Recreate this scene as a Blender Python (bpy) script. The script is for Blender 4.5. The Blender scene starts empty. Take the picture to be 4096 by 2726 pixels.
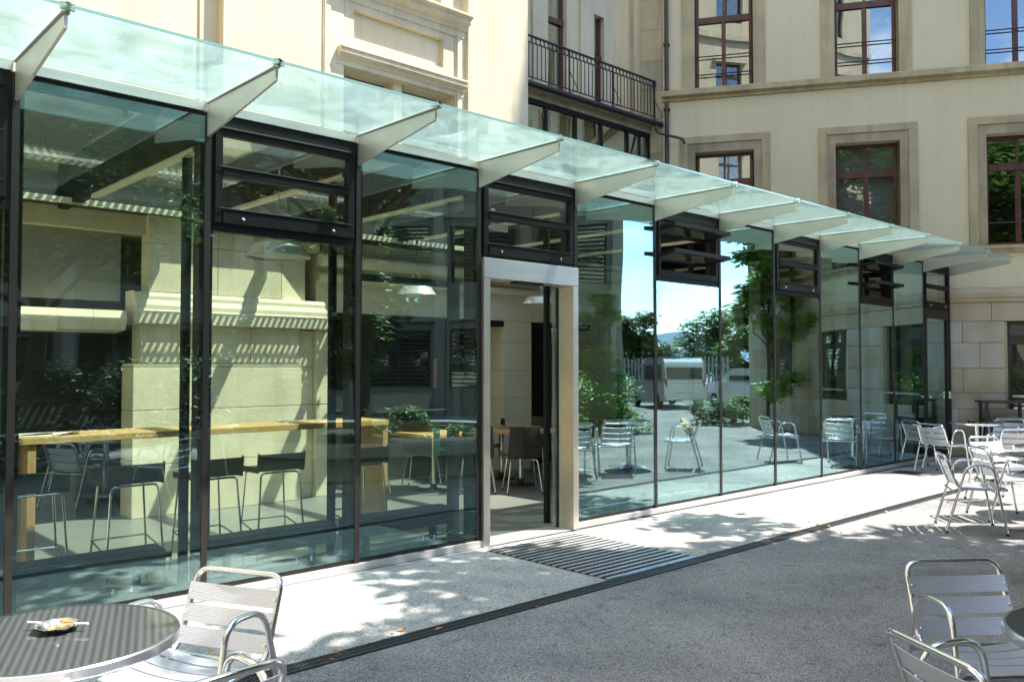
import bpy, math, random
from mathutils import Vector, Matrix
rad = math.radians
random.seed(7)
S = bpy.context.scene
COL = S.collection
# ------------------------------------------------------------------ camera
cam = bpy.data.cameras.new('camera'); co = bpy.data.objects.new('camera', cam); COL.objects.link(co)
cam.sensor_width = 36; cam.lens = 29.79; cam.clip_start = 0.05; cam.clip_end = 6000
co.location = (-1.235, -5.779, 1.5525)
co.rotation_euler = (rad(91.70), 0, rad(-42.96))
S.camera = co
# ------------------------------------------------------------------ sky, sun, exposure
SUN_AZ, SUN_EL = 130.0, 59.0           # azimuth clockwise from +Y
world = bpy.data.worlds.new('World'); S.world = world; world.use_nodes = True
wn, wl = world.node_tree.nodes, world.node_tree.links
wn.clear()
wo = wn.new('ShaderNodeOutputWorld'); bg = wn.new('ShaderNodeBackground')
sky = wn.new('ShaderNodeTexSky'); sky.sky_type = 'NISHITA'; sky.sun_disc = False
sky.sun_elevation = rad(SUN_EL); sky.sun_rotation = rad(SUN_AZ)
sky.air_density = 0.9; sky.dust_density = 0.1; sky.ozone_density = 4.0
tc = wn.new('ShaderNodeTexCoord'); mp = wn.new('ShaderNodeMapping'); mp.inputs['Scale'].default_value = (1.0, 1.0, 2.6); mp.inputs['Location'].default_value = (3.1, 1.7, 0.4)
cn = wn.new('ShaderNodeTexNoise'); cn.inputs['Scale'].default_value = 2.6; cn.inputs['Detail'].default_value = 7; cn.inputs['Roughness'].default_value = 0.55
cr = wn.new('ShaderNodeValToRGB'); cr.color_ramp.elements[0].position = 0.51; cr.color_ramp.elements[1].position = 0.72
cm = wn.new('ShaderNodeMix'); cm.data_type = 'RGBA'
cm.inputs['B'].default_value = (7.6, 7.8, 8.2, 1)
wl.new(tc.outputs['Generated'], mp.inputs['Vector']); wl.new(mp.outputs[0], cn.inputs['Vector'])
wl.new(cn.outputs['Fac'], cr.inputs['Fac']); wl.new(cr.outputs['Color'], cm.inputs['Factor'])
wl.new(sky.outputs[0], cm.inputs['A']); wl.new(cm.outputs['Result'], bg.inputs['Color'])
bg.inputs['Strength'].default_value = 0.15
wl.new(bg.outputs[0], wo.inputs['Surface'])
sl = bpy.data.lights.new('sun', 'SUN'); so = bpy.data.objects.new('sun', sl); COL.objects.link(so)
sl.energy = 3.4; sl.angle = rad(0.55); sl.color = (1.0, 0.95, 0.86)
so.rotation_euler = (rad(90 - SUN_EL), 0, rad(180 - SUN_AZ)); so.location = (10, -12, 20)
S.view_settings.view_transform = 'Standard'; S.view_settings.look = 'None'
S.view_settings.gamma = 1.0; S.view_settings.use_curve_mapping = False
S.view_settings.exposure = 2.0
# ------------------------------------------------------------------ materials
MATS = {}
def base_mat(name):
    m = bpy.data.materials.new(name); m.use_nodes = True
    nt = m.node_tree; b = nt.nodes['Principled BSDF']; return m, nt.nodes, nt.links, b
def mat(name, col, rough=0.6, metal=0.0, var=0.0, scale=6.0, bump=0.0, bscale=40.0, col2=None, spec=None, lo=0.35, hi=0.65, detail=5, stretch=None, bdist=0.004, coat=0.0, streak=0.0):
    m, N, L, b = base_mat(name)
    b.inputs['Base Color'].default_value = (*col, 1); b.inputs['Roughness'].default_value = rough; b.inputs['Metallic'].default_value = metal
    if spec is not None: b.inputs['Specular IOR Level'].default_value = spec
    if coat: b.inputs['Coat Weight'].default_value = coat; b.inputs['Coat Roughness'].default_value = 0.06
    t = N.new('ShaderNodeTexCoord'); vec = t.outputs['Object']
    if stretch:
        mm = N.new('ShaderNodeMapping'); mm.inputs['Scale'].default_value = stretch; L.new(vec, mm.inputs['Vector']); vec = mm.outputs[0]
    if var or col2:
        n = N.new('ShaderNodeTexNoise'); n.inputs['Scale'].default_value = scale; n.inputs['Detail'].default_value = detail
        L.new(vec, n.inputs['Vector'])
        r = N.new('ShaderNodeValToRGB'); r.color_ramp.elements[0].position = lo; r.color_ramp.elements[1].position = hi
        c2 = col2 if col2 else tuple(min(1, c * (1 + var)) for c in col)
        c1 = col if col2 else tuple(c * (1 - var) for c in col)
        r.color_ramp.elements[0].color = (*c1, 1); r.color_ramp.elements[1].color = (*c2, 1)
        L.new(n.outputs['Fac'], r.inputs['Fac']); L.new(r.outputs['Color'], b.inputs['Base Color'])
    if streak:
        ms = N.new('ShaderNodeMapping'); ms.inputs['Scale'].default_value = (3.5, 3.5, 0.28); L.new(t.outputs['Object'], ms.inputs['Vector'])
        ns = N.new('ShaderNodeTexNoise'); ns.inputs['Scale'].default_value = 1.6; ns.inputs['Detail'].default_value = 7; ns.inputs['Roughness'].default_value = 0.65; L.new(ms.outputs[0], ns.inputs['Vector'])
        rs = N.new('ShaderNodeValToRGB'); rs.color_ramp.elements[0].position = 0.30; rs.color_ramp.elements[1].position = 0.52
        rs.color_ramp.elements[0].color = (1 - streak, 1 - streak, 1 - streak * 1.05, 1); rs.color_ramp.elements[1].color = (1, 1, 1, 1); L.new(ns.outputs['Fac'], rs.inputs['Fac'])
        mxs = N.new('ShaderNodeMix'); mxs.data_type = 'RGBA'; mxs.blend_type = 'MULTIPLY'; mxs.inputs['Factor'].default_value = 1
        src = b.inputs['Base Color'].links[0].from_socket; L.new(src, mxs.inputs['A']); L.new(rs.outputs['Color'], mxs.inputs['B']); L.new(mxs.outputs['Result'], b.inputs['Base Color'])
    if bump:
        n2 = N.new('ShaderNodeTexNoise'); n2.inputs['Scale'].default_value = bscale; n2.inputs['Detail'].default_value = 4
        L.new(vec, n2.inputs['Vector'])
        bp = N.new('ShaderNodeBump'); bp.inputs['Strength'].default_value = bump; bp.inputs['Distance'].default_value = bdist
        L.new(n2.outputs['Fac'], bp.inputs['Height']); L.new(bp.outputs[0], b.inputs['Normal'])
    MATS[name] = m; return m
def glass_mat(name, tint, f0=0.10, power=3.0, rough=0.0, frit=0.0, fritcol=(0.8, 0.9, 0.88), gcol=(0.93, 0.98, 0.98)):
    m = bpy.data.materials.new(name); m.use_nodes = True; N, L = m.node_tree.nodes, m.node_tree.links; N.clear()
    out = N.new('ShaderNodeOutputMaterial'); tr = N.new('ShaderNodeBsdfTransparent'); tr.inputs[0].default_value = (*tint, 1)
    gl = N.new('ShaderNodeBsdfGlossy'); gl.inputs['Roughness'].default_value = rough; gl.inputs['Color'].default_value = (*gcol, 1)
    ge = N.new('ShaderNodeNewGeometry'); dt = N.new('ShaderNodeVectorMath'); dt.operation = 'DOT_PRODUCT'
    L.new(ge.outputs['Incoming'], dt.inputs[0]); L.new(ge.outputs['Normal'], dt.inputs[1])
    a = N.new('ShaderNodeMath'); a.operation = 'ABSOLUTE'; L.new(dt.outputs['Value'], a.inputs[0])
    s = N.new('ShaderNodeMath'); s.operation = 'SUBTRACT'; s.inputs[0].default_value = 1; L.new(a.outputs[0], s.inputs[1])
    p = N.new('ShaderNodeMath'); p.operation = 'POWER'; p.inputs[1].default_value = power; L.new(s.outputs[0], p.inputs[0])
    ma = N.new('ShaderNodeMath'); ma.operation = 'MULTIPLY_ADD'; ma.inputs[1].default_value = 1 - f0; ma.inputs[2].default_value = f0; ma.use_clamp = True
    L.new(p.outputs[0], ma.inputs[0])
    mx = N.new('ShaderNodeMixShader'); L.new(ma.outputs[0], mx.inputs[0]); L.new(gl.outputs[0], mx.inputs[2])
    if frit:
        tl = N.new('ShaderNodeBsdfTranslucent'); tl.inputs[0].default_value = (*fritcol, 1)
        m2 = N.new('ShaderNodeMixShader')
        tq = N.new('ShaderNodeTexCoord'); nq = N.new('ShaderNodeTexNoise'); nq.inputs['Scale'].default_value = 3.0; nq.inputs['Detail'].default_value = 6; nq.inputs['Distortion'].default_value = 1.5
        mr = N.new('ShaderNodeMapRange'); mr.inputs['From Min'].default_value = 0.3; mr.inputs['From Max'].default_value = 0.7; mr.inputs['To Min'].default_value = frit * 0.6; mr.inputs['To Max'].default_value = frit * 1.5
        L.new(tq.outputs['Object'], nq.inputs['Vector']); L.new(nq.outputs['Fac'], mr.inputs['Value']); L.new(mr.outputs[0], m2.inputs[0])
        L.new(tr.outputs[0], m2.inputs[1]); L.new(tl.outputs[0], m2.inputs[2]); L.new(m2.outputs[0], mx.inputs[1])
    else:
        L.new(tr.outputs[0], mx.inputs[1])
    # faint waviness of float glass
    t = N.new('ShaderNodeTexCoord'); n = N.new('ShaderNodeTexNoise'); n.inputs['Scale'].default_value = 0.7; n.inputs['Detail'].default_value = 1
    bp = N.new('ShaderNodeBump'); bp.inputs['Strength'].default_value = 0.35; bp.inputs['Distance'].default_value = 0.012
    L.new(t.outputs['Object'], n.inputs['Vector']); L.new(n.outputs['Fac'], bp.inputs['Height']); L.new(bp.outputs[0], gl.inputs['Normal'])
    L.new(mx.outputs[0], out.inputs['Surface']); MATS[name] = m; return m

def gravel(name, c1, c2, sc):
    m, N, L, b = base_mat(name); b.inputs['Roughness'].default_value = 0.9; b.inputs['Specular IOR Level'].default_value = 0.25
    t = N.new('ShaderNodeTexCoord'); v = N.new('ShaderNodeTexVoronoi'); v.inputs['Scale'].default_value = sc
    L.new(t.outputs['Object'], v.inputs['Vector'])
    sp = N.new('ShaderNodeSeparateColor'); L.new(v.outputs['Color'], sp.inputs[0])
    r = N.new('ShaderNodeValToRGB'); r.color_ramp.elements[0].color = (*c1, 1); r.color_ramp.elements[1].color = (*c2, 1)
    L.new(sp.outputs[0], r.inputs['Fac'])
    n = N.new('ShaderNodeTexNoise'); n.inputs['Scale'].default_value = 0.8; n.inputs['Detail'].default_value = 9; n.inputs['Roughness'].default_value = 0.62; n.inputs['Distortion'].default_value = 0.6
    L.new(t.outputs['Object'], n.inputs['Vector'])
    r2 = N.new('ShaderNodeValToRGB'); r2.color_ramp.elements[0].color = (0.72, 0.72, 0.74, 1); r2.color_ramp.elements[1].color = (1.2, 1.18, 1.14, 1)
    r2.color_ramp.elements[0].position = 0.35; r2.color_ramp.elements[1].position = 0.65
    L.new(n.outputs['Fac'], r2.inputs['Fac'])
    mx = N.new('ShaderNodeMix'); mx.data_type = 'RGBA'; mx.blend_type = 'MULTIPLY'; mx.inputs['Factor'].default_value = 1
    L.new(r.outputs['Color'], mx.inputs['A']); L.new(r2.outputs['Color'], mx.inputs['B']); L.new(mx.outputs['Result'], b.inputs['Base Color'])
    v3 = N.new('ShaderNodeTexNoise'); v3.inputs['Scale'].default_value = 6.0; v3.inputs['Detail'].default_value = 8; v3.inputs['Distortion'].default_value = 1.2; L.new(t.outputs['Object'], v3.inputs['Vector'])
    r3 = N.new('ShaderNodeValToRGB'); r3.color_ramp.elements[0].position = 0.28; r3.color_ramp.elements[1].position = 0.42; r3.color_ramp.elements[0].color = (0.70, 0.68, 0.66, 1); r3.color_ramp.elements[1].color = (1, 1, 1, 1)
    L.new(v3.outputs['Fac'], r3.inputs['Fac'])
    m3 = N.new('ShaderNodeMix'); m3.data_type = 'RGBA'; m3.blend_type = 'MULTIPLY'; m3.inputs['Factor'].default_value = 1
    L.new(mx.outputs['Result'], m3.inputs['A']); L.new(r3.outputs['Color'], m3.inputs['B']); L.new(m3.outputs['Result'], b.inputs['Base Color'])
    bp = N.new('ShaderNodeBump'); bp.inputs['Strength'].default_value = 0.6; bp.inputs['Distance'].default_value = 0.004
    L.new(sp.outputs[1], bp.inputs['Height']); L.new(bp.outputs[0], b.inputs['Normal'])
    MATS[name] = m; return m
gravel('asphalt', (0.11, 0.11, 0.116), (0.45, 0.435, 0.425), 170)
gravel('strip', (0.20, 0.20, 0.20), (0.60, 0.585, 0.56), 150)
mat('black_frame', (0.008, 0.0085, 0.009), 0.5, 0.0, bump=0.05, bscale=200, spec=0.22)
mat('mullion', (0.027, 0.023, 0.021), 0.5, 0.0, spec=0.25, var=0.15, scale=3)
mat('rubber', (0.012, 0.012, 0.012), 0.6)
mat('silver', (0.62, 0.61, 0.58), 0.38, 0.85, var=0.06, scale=2.0, stretch=(1, 1, 14))
mat('jamb_steel', (0.66, 0.62, 0.55), 0.33, 0.9, var=0.05, scale=3.0)
mat('bracket_steel', (0.60, 0.57, 0.50), 0.42, 0.7, var=0.08, scale=2.2)
mat('sill_metal', (0.62, 0.61, 0.60), 0.42, 0.6, var=0.05, scale=2)
mat('plaster_left', (0.58, 0.51, 0.355), 0.85, streak=0.14, var=0.07, scale=0.9, bump=0.15, bscale=60)
mat('trim_left', (0.56, 0.50, 0.36), 0.85, streak=0.25, var=0.09, scale=2.2, bump=0.2, bscale=50)
mat('plaster_wing', (0.57, 0.525, 0.36), 0.88, streak=0.07, var=0.05, scale=0.8, bump=0.15, bscale=80)
mat('trim_wing', (0.39, 0.335, 0.205), 0.88, streak=0.28, var=0.13, scale=1.8, bump=0.25, bscale=60)
mat('trim_wing_dark', (0.31, 0.27, 0.18), 0.88, streak=0.3, var=0.15, scale=2.5, bump=0.25, bscale=60)
mat('stone_a', (0.50, 0.475, 0.42), 0.85, col2=(0.42, 0.36, 0.27), scale=1.3, bump=0.3, bscale=35, lo=0.45, hi=0.7)
mat('stone_b', (0.48, 0.415, 0.29), 0.85, col2=(0.42, 0.33, 0.20), scale=1.8, bump=0.3, bscale=35)
mat('stone_c', (0.47, 0.44, 0.37), 0.85, col2=(0.40, 0.33, 0.22), scale=2.2, bump=0.3, bscale=35)
mat('stone_joint', (0.24, 0.21, 0.16), 0.95)
mat('limestone', (0.70, 0.64, 0.48), 0.8, streak=0.12, var=0.09, scale=2.4, bump=0.4, bscale=28, bdist=0.006)
mat('wall_cream', (0.70, 0.66, 0.52), 0.8, var=0.05, scale=1.3, bump=0.1, bscale=50)
mat('joint_dark', (0.13, 0.12, 0.09), 0.9)
mat('window_wood', (0.085, 0.028, 0.018), 0.45, var=0.25, scale=9, stretch=(1, 1, 0.3))
mat('iron', (0.035, 0.033, 0.034), 0.5, 0.4, bump=0.1)
mat('pipe_brown', (0.075, 0.055, 0.045), 0.5, 0.5, var=0.2)
mat('dark_room', (0.012, 0.012, 0.012), 0.9)  # black colour stands in for the darkness of unlit rooms
mat('blind', (0.62, 0.62, 0.66), 0.8)
mat('floor_in', (0.20, 0.205, 0.185), 0.35, var=0.05, scale=1.2, bump=0.03, bscale=9)
mat('ceiling_dark', (0.028, 0.034, 0.032), 0.55)
mat('wood', (0.58, 0.38, 0.16), 0.42, col2=(0.47, 0.29, 0.11), scale=3, stretch=(1.2, 18, 18), bump=0.05)
mat('wood_leg', (0.50, 0.33, 0.15), 0.5, col2=(0.42, 0.26, 0.11), scale=3, stretch=(14, 14, 1.0))
mat('stool_black', (0.015, 0.015, 0.016), 0.42)
mat('chair_dark', (0.030, 0.032, 0.030), 0.45, var=0.2, scale=30)
mat('chrome', (0.80, 0.80, 0.80), 0.14, 1.0)
mat('radiator', (0.030, 0.034, 0.042), 0.4, 0.2)
mat('lamp_shade', (0.55, 0.56, 0.55), 0.4, 0.3)
mat('lamp_in', (0.85, 0.85, 0.80), 0.7)
mat('beam_light', (0.68, 0.66, 0.52), 0.45, 0.2)
mat('paper', (0.80, 0.80, 0.77), 0.8, col2=(0.45, 0.45, 0.45), scale=30, lo=0.52, hi=0.75)
mat('concrete', (0.40, 0.39, 0.36), 0.88, col2=(0.31, 0.29, 0.25), scale=2.4, bump=0.3, bscale=40)
mat('ashglass', (0.10, 0.07, 0.05), 0.08, 0.0, coat=1.0)
mat('ash_metal', (0.55, 0.55, 0.52), 0.22, 1.0, bump=0.3, bscale=60)
mat('cig_filter', (0.62, 0.24, 0.06), 0.8)
mat('cig_white', (0.82, 0.81, 0.78), 0.8)
mat('bark', (0.10, 0.078, 0.055), 0.95, col2=(0.055, 0.042, 0.03), scale=9, stretch=(3, 3, 0.6), bump=0.7, bscale=18, bdist=0.02)
mat('soil', (0.06, 0.045, 0.03), 0.95, var=0.3, scale=20, bump=0.6, bscale=30)
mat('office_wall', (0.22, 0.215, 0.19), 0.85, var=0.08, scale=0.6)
mat('office_trim', (0.30, 0.295, 0.26), 0.85, var=0.08, scale=0.9)
mat('office_dark', (0.05, 0.055, 0.06), 0.5)
mat('louvre', (0.07, 0.073, 0.078), 0.5, 0.3)
mat('car_white', (0.62, 0.63, 0.65), 0.25, coat=0.8)
mat('car_glass', (0.02, 0.025, 0.03), 0.08, coat=1.0)
mat('tyre', (0.02, 0.02, 0.02), 0.8)
mat('tail_red', (0.45, 0.02, 0.015), 0.3)
mat('plate', (0.7, 0.7, 0.68), 0.5)
mat('fence_grey', (0.24, 0.25, 0.25), 0.6)
mat('hill', (0.10, 0.17, 0.22), 0.95, var=0.3, scale=0.02)
mat('kerb_wood', (0.50, 0.38, 0.12), 0.7)
mat('fallen_orange', (0.50, 0.24, 0.05), 0.7)
mat('fallen_brown', (0.27, 0.12, 0.04), 0.7)
mat('sticker_red', (0.55, 0.16, 0.10), 0.6)
mat('sticker_green', (0.06, 0.33, 0.15), 0.6)
mat('sticker_white', (0.75, 0.78, 0.72), 0.6)
mat('drain_iron', (0.075, 0.077, 0.082), 0.5, 0.5, bump=0.2, bscale=80)
mat('mat_bar', (0.42, 0.42, 0.43), 0.45, 0.4)
mat('mat_brush', (0.035, 0.030, 0.028), 0.95)
mat('grate_light', (0.62, 0.62, 0.62), 0.45, 0.5)
mat('trolley', (0.045, 0.042, 0.042), 0.5)
mat('mortar_fill', (0.02, 0.02, 0.02), 0.9)
# aluminium with fine ridges
def ridged(name, col, rough):
    m, N, L, b = base_mat(name); b.inputs['Base Color'].default_value = (*col, 1); b.inputs['Metallic'].default_value = 0.62; b.inputs['Roughness'].default_value = rough
    t = N.new('ShaderNodeUVMap'); w = N.new('ShaderNodeTexWave'); w.bands_direction = 'Y'; w.inputs['Scale'].default_value = 3.6
    L.new(t.outputs[0], w.inputs['Vector'])
    bp = N.new('ShaderNodeBump'); bp.inputs['Strength'].default_value = 0.55; bp.inputs['Distance'].default_value = 0.002
    L.new(w.outputs['Fac'], bp.inputs['Height']); L.new(bp.outputs[0], b.inputs['Normal']); MATS[name] = m
ridged('slat_alu', (0.64, 0.66, 0.72), 0.33)
mat('tube_alu', (0.80, 0.80, 0.80), 0.16, 0.97, bump=0.02, bscale=15)
mat('rim_alu', (0.78, 0.78, 0.80), 0.24, 0.97, bump=0.05, bscale=10)
def weave():
    m, N, L, b = base_mat('weave'); b.inputs['Metallic'].default_value = 0.0; b.inputs['Roughness'].default_value = 0.45; b.inputs['Specular IOR Level'].default_value = 0.2
    b.inputs['Coat Weight'].default_value = 1.0; b.inputs['Coat Roughness'].default_value = 0.035; b.inputs['Coat IOR'].default_value = 1.45
    t = N.new('ShaderNodeTexCoord'); mp_ = N.new('ShaderNodeMapping'); mp_.inputs['Rotation'].default_value = (0, 0, 0.5)
    L.new(t.outputs['Object'], mp_.inputs['Vector'])
    w1 = N.new('ShaderNodeTexWave'); w1.bands_direction = 'X'; w1.inputs['Scale'].default_value = 13
    w2 = N.new('ShaderNodeTexWave'); w2.bands_direction = 'Y'; w2.inputs['Scale'].default_value = 30
    L.new(mp_.outputs[0], w1.inputs['Vector']); L.new(mp_.outputs[0], w2.inputs['Vector'])
    a = N.new('ShaderNodeMath'); a.operation = 'MULTIPLY'; L.new(w1.outputs['Fac'], a.inputs[0]); L.new(w2.outputs['Fac'], a.inputs[1])
    r = N.new('ShaderNodeValToRGB'); r.color_ramp.elements[0].color = (0.042, 0.046, 0.05, 1); r.color_ramp.elements[1].color = (0.125, 0.135, 0.14, 1)
    L.new(a.outputs[0], r.inputs['Fac']); L.new(r.outputs['Color'], b.inputs['Base Color'])
    bp = N.new('ShaderNodeBump'); bp.inputs['Strength'].default_value = 0.3; bp.inputs['Distance'].default_value = 0.002
    L.new(a.outputs[0], bp.inputs['Height']); L.new(bp.outputs[0], b.inputs['Normal']); MATS['weave'] = m
weave()
def leafmat(name, c1, c2):
    m, N, L, b = base_mat(name); b.inputs['Roughness'].default_value = 0.42
    oi = N.new('ShaderNodeTexCoord'); n = N.new('ShaderNodeTexNoise'); n.inputs['Scale'].default_value = 1.6; n.inputs['Detail'].default_value = 3
    L.new(oi.outputs['Object'], n.inputs['Vector'])
    r = N.new('ShaderNodeValToRGB'); r.color_ramp.elements[0].color = (*c1, 1); r.color_ramp.elements[1].color = (*c2, 1)
    r.color_ramp.elements[0].position = 0.35; r.color_ramp.elements[1].position = 0.65
    L.new(n.outputs['Fac'], r.inputs['Fac']); L.new(r.outputs['Color'], b.inputs['Base Color'])
    tl = N.new('ShaderNodeBsdfTranslucent'); L.new(r.outputs['Color'], tl.inputs[0])
    mx = N.new('ShaderNodeMixShader'); mx.inputs[0].default_value = 0.5
    out = N['Material Output']; L.new(b.outputs[0], mx.inputs[1]); L.new(tl.outputs[0], mx.inputs[2]); L.new(mx.outputs[0], out.inputs['Surface'])
    MATS[name] = m
leafmat('leaf_green', (0.06, 0.125, 0.022), (0.14, 0.26, 0.05))
leafmat('leaf_dark', (0.03, 0.065, 0.02), (0.07, 0.13, 0.035))
leafmat('leaf_bright', (0.12, 0.27, 0.035), (0.24, 0.44, 0.07))
glass_mat('facade_glass', (0.865, 0.945, 0.885), f0=0.16, power=2.1, gcol=(0.66, 0.92, 1.0))
glass_mat('clear_glass', (0.86, 0.90, 0.86), f0=0.11, power=3.0)
glass_mat('roof_glass', (0.92, 0.94, 0.90), f0=0.05, power=4.0)
glass_mat('canopy_glass', (0.74, 0.86, 0.84), f0=0.08, power=3.0, frit=0.20, fritcol=(0.72, 0.90, 0.92))
glass_mat('old_glass', (0.72, 0.74, 0.72), f0=0.20, power=2.6)
glass_mat('winter_glass', (0.80, 0.84, 0.78), f0=0.22, power=2.6)
mat('glass_edge', (0.20, 0.38, 0.37), 0.15, coat=1.0)

# ------------------------------------------------------------------ mesh helpers
class MB:
    def __init__(s): s.v = []; s.f = []; s.uv = {}
    def quad(s, a, b, c, d):
        i = len(s.v); s.v += [a, b, c, d]; s.f.append((i, i + 1, i + 2, i + 3)); return s
    def box(s, x0, x1, y0, y1, z0, z1):
        i = len(s.v)
        s.v += [(x0, y0, z0), (x1, y0, z0), (x1, y1, z0), (x0, y1, z0), (x0, y0, z1), (x1, y0, z1), (x1, y1, z1), (x0, y1, z1)]
        s.f += [(i, i + 3, i + 2, i + 1), (i + 4, i + 5, i + 6, i + 7), (i, i + 1, i + 5, i + 4), (i + 1, i + 2, i + 6, i + 5), (i + 2, i + 3, i + 7, i + 6), (i + 3, i, i + 4, i + 7)]
        return s
    def prism(s, poly, axis, a0, a1):
        """poly: list of 2D points; axis: extrude axis 'x' (poly in y,z), 'y' (x,z), 'z' (x,y)"""
        i = len(s.v); n = len(poly)
        def P(p, a): return (a, p[0], p[1]) if axis == 'x' else ((p[0], a, p[1]) if axis == 'y' else (p[0], p[1], a))
        s.v += [P(p, a0) for p in poly] + [P(p, a1) for p in poly]
        s.f.append(tuple(range(i, i + n))); s.f.append(tuple(range(i + 2 * n - 1, i + n - 1, -1)))
        for k in range(n): s.f.append((i + k, i + (k + 1) % n, i + n + (k + 1) % n, i + n + k))
        return s
    def tube(s, pts, r, seg=8, cap=True, rend=None):
        pts = [Vector(p) for p in pts]; n = len(pts); i = len(s.v)
        t0 = (pts[1] - pts[0]).normalized(); up = Vector((0, 0, 1)) if abs(t0.z) < 0.9 else Vector((1, 0, 0))
        u = t0.cross(up).normalized()
        for k, p in enumerate(pts):
            t = (pts[min(k + 1, n - 1)] - pts[max(k - 1, 0)]).normalized()
            u = (u - t * u.dot(t)).normalized(); w = t.cross(u)
            rr = r if rend is None else r + (rend - r) * k / (n - 1)
            for j in range(seg):
                a = 2 * math.pi * j / seg; s.v.append(tuple(p + u * (rr * math.cos(a)) + w * (rr * math.sin(a))))
        for k in range(n - 1):
            for j in range(seg):
                a = i + k * seg + j; b_ = i + k * seg + (j + 1) % seg; s.f.append((a, b_, b_ + seg, a + seg))
        if cap:
            s.f.append(tuple(range(i + seg - 1, i - 1, -1))); s.f.append(tuple(range(i + (n - 1) * seg, i + n * seg)))
        return s
    def lathe(s, prof, seg=32, c=(0, 0, 0), caps=True):
        i = len(s.v); n = len(prof)
        for (r, z) in prof:
            for j in range(seg):
                a = 2 * math.pi * j / seg; s.v.append((c[0] + r * math.cos(a), c[1] + r * math.sin(a), c[2] + z))
        for k in range(n - 1):
            for j in range(seg):
                a = i + k * seg + j; b_ = i + k * seg + (j + 1) % seg; s.f.append((a, b_, b_ + seg, a + seg))
        if caps and prof[0][0] > 1e-5: s.f.append(tuple(range(i + seg - 1, i - 1, -1)))
        if caps and prof[-1][0] > 1e-5: s.f.append(tuple(range(i + (n - 1) * seg, i + n * seg)))
        return s
    def build(s, name, m, parent=None, smooth=False, bevel=0, loc=None, rz=0, uv=None):
        me = bpy.data.meshes.new(name); me.from_pydata([tuple(v) for v in s.v], [], s.f)
        me.materials.append(MATS[m])
        if uv:
            ul = me.uv_layers.new(name='UVMap')
            for lp in me.loops: ul.data[lp.index].uv = uv(me.vertices[lp.vertex_index].co)
        if smooth: me.shade_smooth(); me.set_sharp_from_angle(angle=rad(38))
        me.update()
        o = bpy.data.objects.new(name, me); COL.objects.link(o)
        if parent: o.parent = parent
        if loc: o.location = loc
        if rz: o.rotation_euler.z = rz
        if bevel:
            b = o.modifiers.new('bevel', 'BEVEL'); b.width = bevel; b.segments = 2; b.limit_method = 'ANGLE'
        return o
def tag(o, label=None, cat=None, group=None, kind=None):
    if label: o['label'] = label
    if cat: o['category'] = cat
    if group: o['group'] = group
    if kind: o['kind'] = kind
    return o
def thing(name, label, cat, loc=(0, 0, 0), rz=0, group=None):
    o = bpy.data.objects.new(name, None); COL.objects.link(o); o.location = loc; o.rotation_euler = (0, 0, rz); o.empty_display_size = 0.1
    return tag(o, label, cat, group)
def copy_tree(o, parent=None):
    c = o.copy(); COL.objects.link(c)
    if parent: c.parent = parent
    for ch in [x for x in bpy.data.objects if x.parent == o]: copy_tree(ch, c)
    return c
def fillet(pts, r, n=5):
    pts = [Vector(p) for p in pts]; out = [pts[0]]
    for k in range(1, len(pts) - 1):
        a = (pts[k - 1] - pts[k]); b = (pts[k + 1] - pts[k]); rr = min(r, a.length * 0.49, b.length * 0.49)
        p0 = pts[k] + a.normalized() * rr; p1 = pts[k] + b.normalized() * rr
        for j in range(n + 1):
            t = j / n; out.append(p0 * (1 - t) ** 2 + pts[k] * 2 * t * (1 - t) + p1 * t * t)
    out.append(pts[-1]); return out
def wall(mb, x0, x1, z0, z1, y0, y1, holes):
    """wall slab with rectangular holes (hx0,hx1,hz0,hz1)"""
    xs = sorted(set([x0, x1] + [h for o in holes for h in o[:2] if x0 < h < x1])); zs = sorted(set([z0, z1] + [h for o in holes for h in o[2:4] if z0 < h < z1]))
    for a, b in zip(xs, xs[1:]):
        run = None
        for c, d in zip(zs, zs[1:]):
            inside = any(o[0] <= (a + b) / 2 <= o[1] and o[2] <= (c + d) / 2 <= o[3] for o in holes)
            if inside:
                if run: mb.box(a, b, y0, y1, run[0], run[1]); run = None
            else: run = (run[0], d) if run else (c, d)
        if run: mb.box(a, b, y0, y1, run[0], run[1])
    return mb
GZ = -0.06
# ------------------------------------------------------------------ ground
def sheet(name, x0, x1, y0, y1, z, m):
    o = MB().quad((x0, y0, z), (x1, y0, z), (x1, y1, z), (x0, y1, z)).build(name, m); return tag(o, kind='structure')
sheet('courtyard_ground', -1500, 2500, -2500, 1500, GZ - 0.012, 'asphalt')
sheet('pale_pavement_strip', -9, 15.0, -1.55, -0.1, GZ - 0.004, 'strip')
# hills beyond
mb = MB(); K = 90
ridge = []
for k in range(K + 1):
    a = rad(60 + 120 * k / K); d = 1900
    h = 90 + 35 * math.sin(k * 0.21) + 18 * math.sin(k * 0.63 + 1) + 8 * math.sin(k * 1.7)
    ridge.append((math.sin(a), math.cos(a), h))
for k in range(K):
    for (d0, f0, d1, f1) in ((1100, 0.0, 1400, 0.35), (1400, 0.35, 1650, 0.75), (1650, 0.75, 1900, 1.0), (1900, 1.0, 2200, 0.6)):
        p, q = ridge[k], ridge[k + 1]
        mb.quad((p[0] * d0, p[1] * d0, p[2] * f0 - 1), (q[0] * d0, q[1] * d0, q[2] * f0 - 1), (q[0] * d1, q[1] * d1, q[2] * f1 - 1), (p[0] * d1, p[1] * d1, p[2] * f1 - 1))
tag(mb.build('far_hills', 'hill'), kind='structure')

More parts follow.
